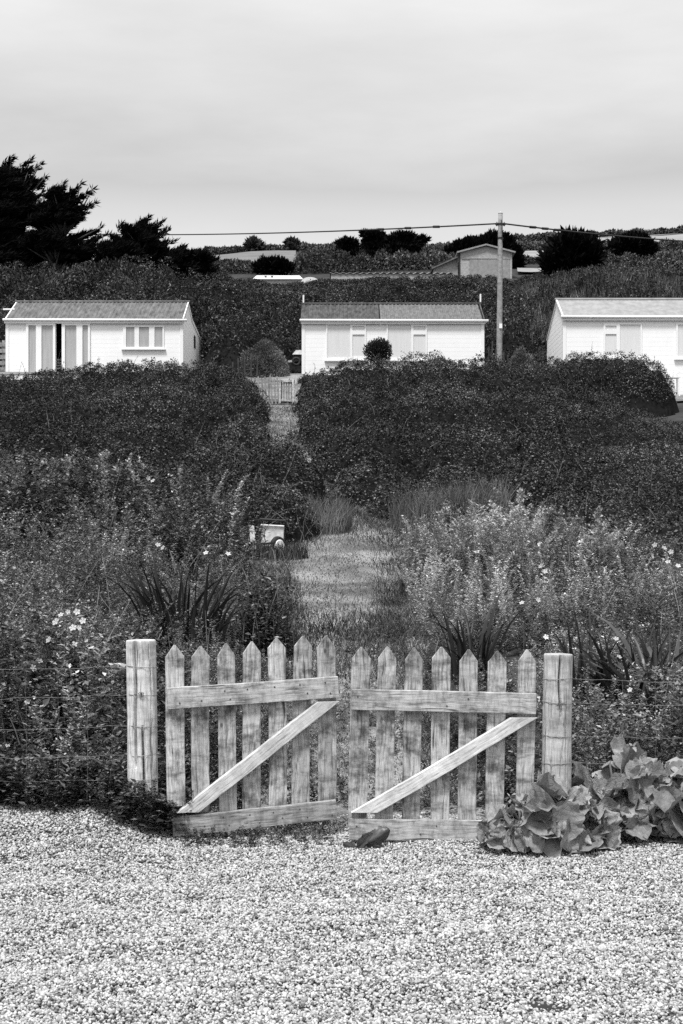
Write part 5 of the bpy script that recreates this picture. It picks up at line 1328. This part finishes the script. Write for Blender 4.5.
xa = X_(434, Yf); mb = MB(); mb.add([(xa, Yf + .5, Z_(280, Yf)), (x0 - .13, Yf + .5, Z_(280, Yf)), (x0 - .13, Yf + .5, Z_(257, Yf)), (xa, Yf + .5, Z_(267.5, Yf)), (xa, Yf + 4, Z_(280, Yf)), (x0 - .13, Yf + 4, Z_(280, Yf)), (x0 - .13, Yf + 4, Z_(257, Yf)), (xa, Yf + 4, Z_(267.5, Yf))],
                                    [(0, 1, 2, 3), (7, 6, 5, 4), (0, 3, 7, 4), (1, 5, 6, 2), (0, 4, 5, 1), (3, 2, 6, 7)]); mb.build('lean_to', M['barnwall'], t)
MB().bar((xa - .15, Yf + 2.2, Z_(268, Yf)), (x0 - .14, Yf + 2.2, Z_(256.4, Yf)), 4.2, .1, (0, 0, 1)).build('lean_to_roof', M['roof_mid'], t)

Yh = 104; t = thing('long_hut', 'long low hut with white roof, on the hillside above the leftmost and middle chalets', 'hut', (X_(278, Yh), Yh, Z_(284, Yh)))
xa, xb = X_(254, Yh), X_(301, Yh); MB().box(xa, xb, Yh, Yh + 3, Z_(286, Yh), Z_(279, Yh)).build('wall', M['barnwall'], t)
mb = MB(); mb.add([(xa - .1, Yh - .15, Z_(279.4, Yh)), (xb + .15, Yh - .15, Z_(279.4, Yh)), (xb - .15, Yh + 1.5, Z_(271.5, Yh)), (xa + .1, Yh + 1.5, Z_(271.5, Yh)), (xb + .15, Yh + 3.1, Z_(279.4, Yh)), (xa - .1, Yh + 3.1, Z_(279.4, Yh))], [(0, 1, 2, 3), (3, 2, 4, 5)]); mb.build('roof', M['roof_white'], t)
for px in (264, 270.5): MB().box(X_(px, Yh), X_(px + 2.4, Yh), Yh + .5, Yh + .62, Z_(276.4, Yh), Z_(274.6, Yh)).build('roof_vent', M['black'], t)
Yv = 100; t = thing('caravan', 'small pale round-topped caravan beside the long white roofed hut', 'caravan', (X_(309, Yv), Yv, Z_(286, Yv)))
a = np.linspace(0, np.pi, 14); mb = MB(); xc = X_(310, Yv); rx, rz = X_(319, Yv) - xc, Z_(277, Yv) - Z_(284, Yv); ring0 = np.stack([xc + np.cos(a) * rx, np.full(14, float(Yv)), Z_(284, Yv) + np.sin(a) ** .7 * rz], 1); ring0 = np.concatenate([[[xc + rx, Yv, Z_(290, Yv)]], ring0, [[xc - rx, Yv, Z_(290, Yv)]]]); m_ = len(ring0)
mb.add(np.concatenate([ring0, ring0 + [0, 2.2, 0]]), [(i, i + 1, i + 1 + m_, i + m_) for i in range(m_ - 1)]); mb.f.append(np.array([list(range(m_))])); mb.f.append(np.array([list(range(m_, 2 * m_))[::-1]])); mb.build('body', M['roof_white'], t)
MB().box(xc - .3, xc + .3, Yv - .02, Yv - .004, Z_(283.5, Yv), Z_(280.5, Yv)).build('window', M['pane'], t)
Ys = 106; t = thing('long_shed', 'long low shed with ragged grey roof edge below the pair of pines', 'shed', (X_(385, Ys), Ys, Z_(282, Ys)))
xa, xb = X_(331, Ys), X_(452, Ys); MB().box(xa, xb, Ys, Ys + 4, Z_(284, Ys), Z_(273.5, Ys)).build('wall', M['barnwall'], t)
corrugated(xa - .1, xb + .2, Ys - .1, Z_(273.5, Ys), Ys + 2, Z_(267.5, Ys), .5, .06).build('roof', M['roof_grey'], t)
corrugated(xa - .1, xb + .2, Ys + 4.1, Z_(273.5, Ys), Ys + 2, Z_(267.5, Ys), .5, .06).build('rear_roof', M['roof_grey'], t)
for px, py, Y, lab in ((296, 254, 150, 'thin distant pole left of the pines'), (294, 258, 140, 'shorter thin distant pole left of the pines')):
    a = P(px, py, Y); o = MB().tube([a - [0, 0, 2.6], a], .09, 7).build('distant_pole', M['oldwood'], loc=a - [0, 0, 2.6]); setp(o, lab, 'pole')
a = P(481.5, 302, 58.5)

# ------------------------------------------------------------------ sky, sun, camera
EXPO = 1.45
w = bpy.data.worlds.new('World'); S.world = w; w.use_nodes = True; nt = w.node_tree; L = nt.links
bg = nt.nodes['Background']; bg.inputs['Strength'].default_value = .1
SUN_EL, SUN_AZ = math.radians(64), math.radians(204)      # azimuth clockwise from +Y: behind the viewer, to the left
sky = N(nt, 'ShaderNodeTexSky', sky_type='NISHITA'); sky.sun_disc = False; sky.sun_elevation = SUN_EL; sky.sun_rotation = SUN_AZ
bw = N(nt, 'ShaderNodeRGBToBW'); L.new(sky.outputs[0], bw.inputs[0])
tc = N(nt, 'ShaderNodeTexCoord'); sp = N(nt, 'ShaderNodeSeparateXYZ'); L.new(tc.outputs['Generated'], sp.inputs[0])
mp = N(nt, 'ShaderNodeMapping'); mp.inputs['Scale'].default_value = (2.2, 2.2, 9); L.new(tc.outputs['Generated'], mp.inputs[0])
cn = N(nt, 'ShaderNodeTexNoise', Scale=1.6, Detail=6.0, Roughness=.55); L.new(mp.outputs[0], cn.inputs['Vector'])
ma = N(nt, 'ShaderNodeMath', operation='MULTIPLY_ADD'); L.new(cn.outputs[0], ma.inputs[0]); ma.inputs[1].default_value = .055; L.new(sp.outputs[2], ma.inputs[2])
sb = N(nt, 'ShaderNodeMath', operation='SUBTRACT'); L.new(ma.outputs[0], sb.inputs[0]); sb.inputs[1].default_value = .0275
cr = ramp(nt, sb.outputs[0], [(0, .42), (.17, .62), (.212, .80), (.232, .74), (.250, .63), (.272, .69), (.30, .77), (.345, .83), (.45, .95), (1, 1.45)])
n2 = ramp(nt, cn.outputs[0], [(.3, .90), (.7, 1.08)])
cl = mixm(nt, cr.outputs[0], n2.outputs[0])
sc = N(nt, 'ShaderNodeVectorMath', operation='SCALE'); L.new(cl, sc.inputs[0]); sc.inputs['Scale'].default_value = 10 / 2 ** EXPO
mx = mixm(nt, sc.outputs[0], bw.outputs[0], 'MIX', .06); L.new(mx, bg.inputs['Color'])
sun = bpy.data.lights.new('sun', 'SUN'); sun.energy = 1.5; sun.angle = math.radians(12); sun.color = (1, 1, 1)
so = bpy.data.objects.new('sun', sun); COL.objects.link(so)
dv = Vector((math.sin(SUN_AZ) * math.cos(SUN_EL), math.cos(SUN_AZ) * math.cos(SUN_EL), math.sin(SUN_EL)))
so.rotation_euler = dv.to_track_quat('Z', 'Y').to_euler(); so.location = (0, -5, 30)

cam = bpy.data.cameras.new('camera'); co = bpy.data.objects.new('camera', cam); COL.objects.link(co); S.camera = co
cam.sensor_fit = 'VERTICAL'; cam.sensor_height = 36; cam.sensor_width = 24; cam.lens = F * 36 / 1024; cam.shift_y = (HY - 512) / 1024
co.location = (0, 0, CZ); co.rotation_euler = (math.pi / 2, 0, 0); cam.clip_end = 3000; cam.clip_start = .05
S.view_settings.view_transform = 'Standard'; S.view_settings.look = 'None'; S.view_settings.exposure = EXPO; S.view_settings.gamma = 1; S.view_settings.use_curve_mapping = False
S.cycles.use_denoising = False; S.cycles.max_bounces = 5; S.cycles.diffuse_bounces = 3; S.cycles.glossy_bounces = 2; S.cycles.transmission_bounces = 3; S.cycles.sample_clamp_indirect = 4
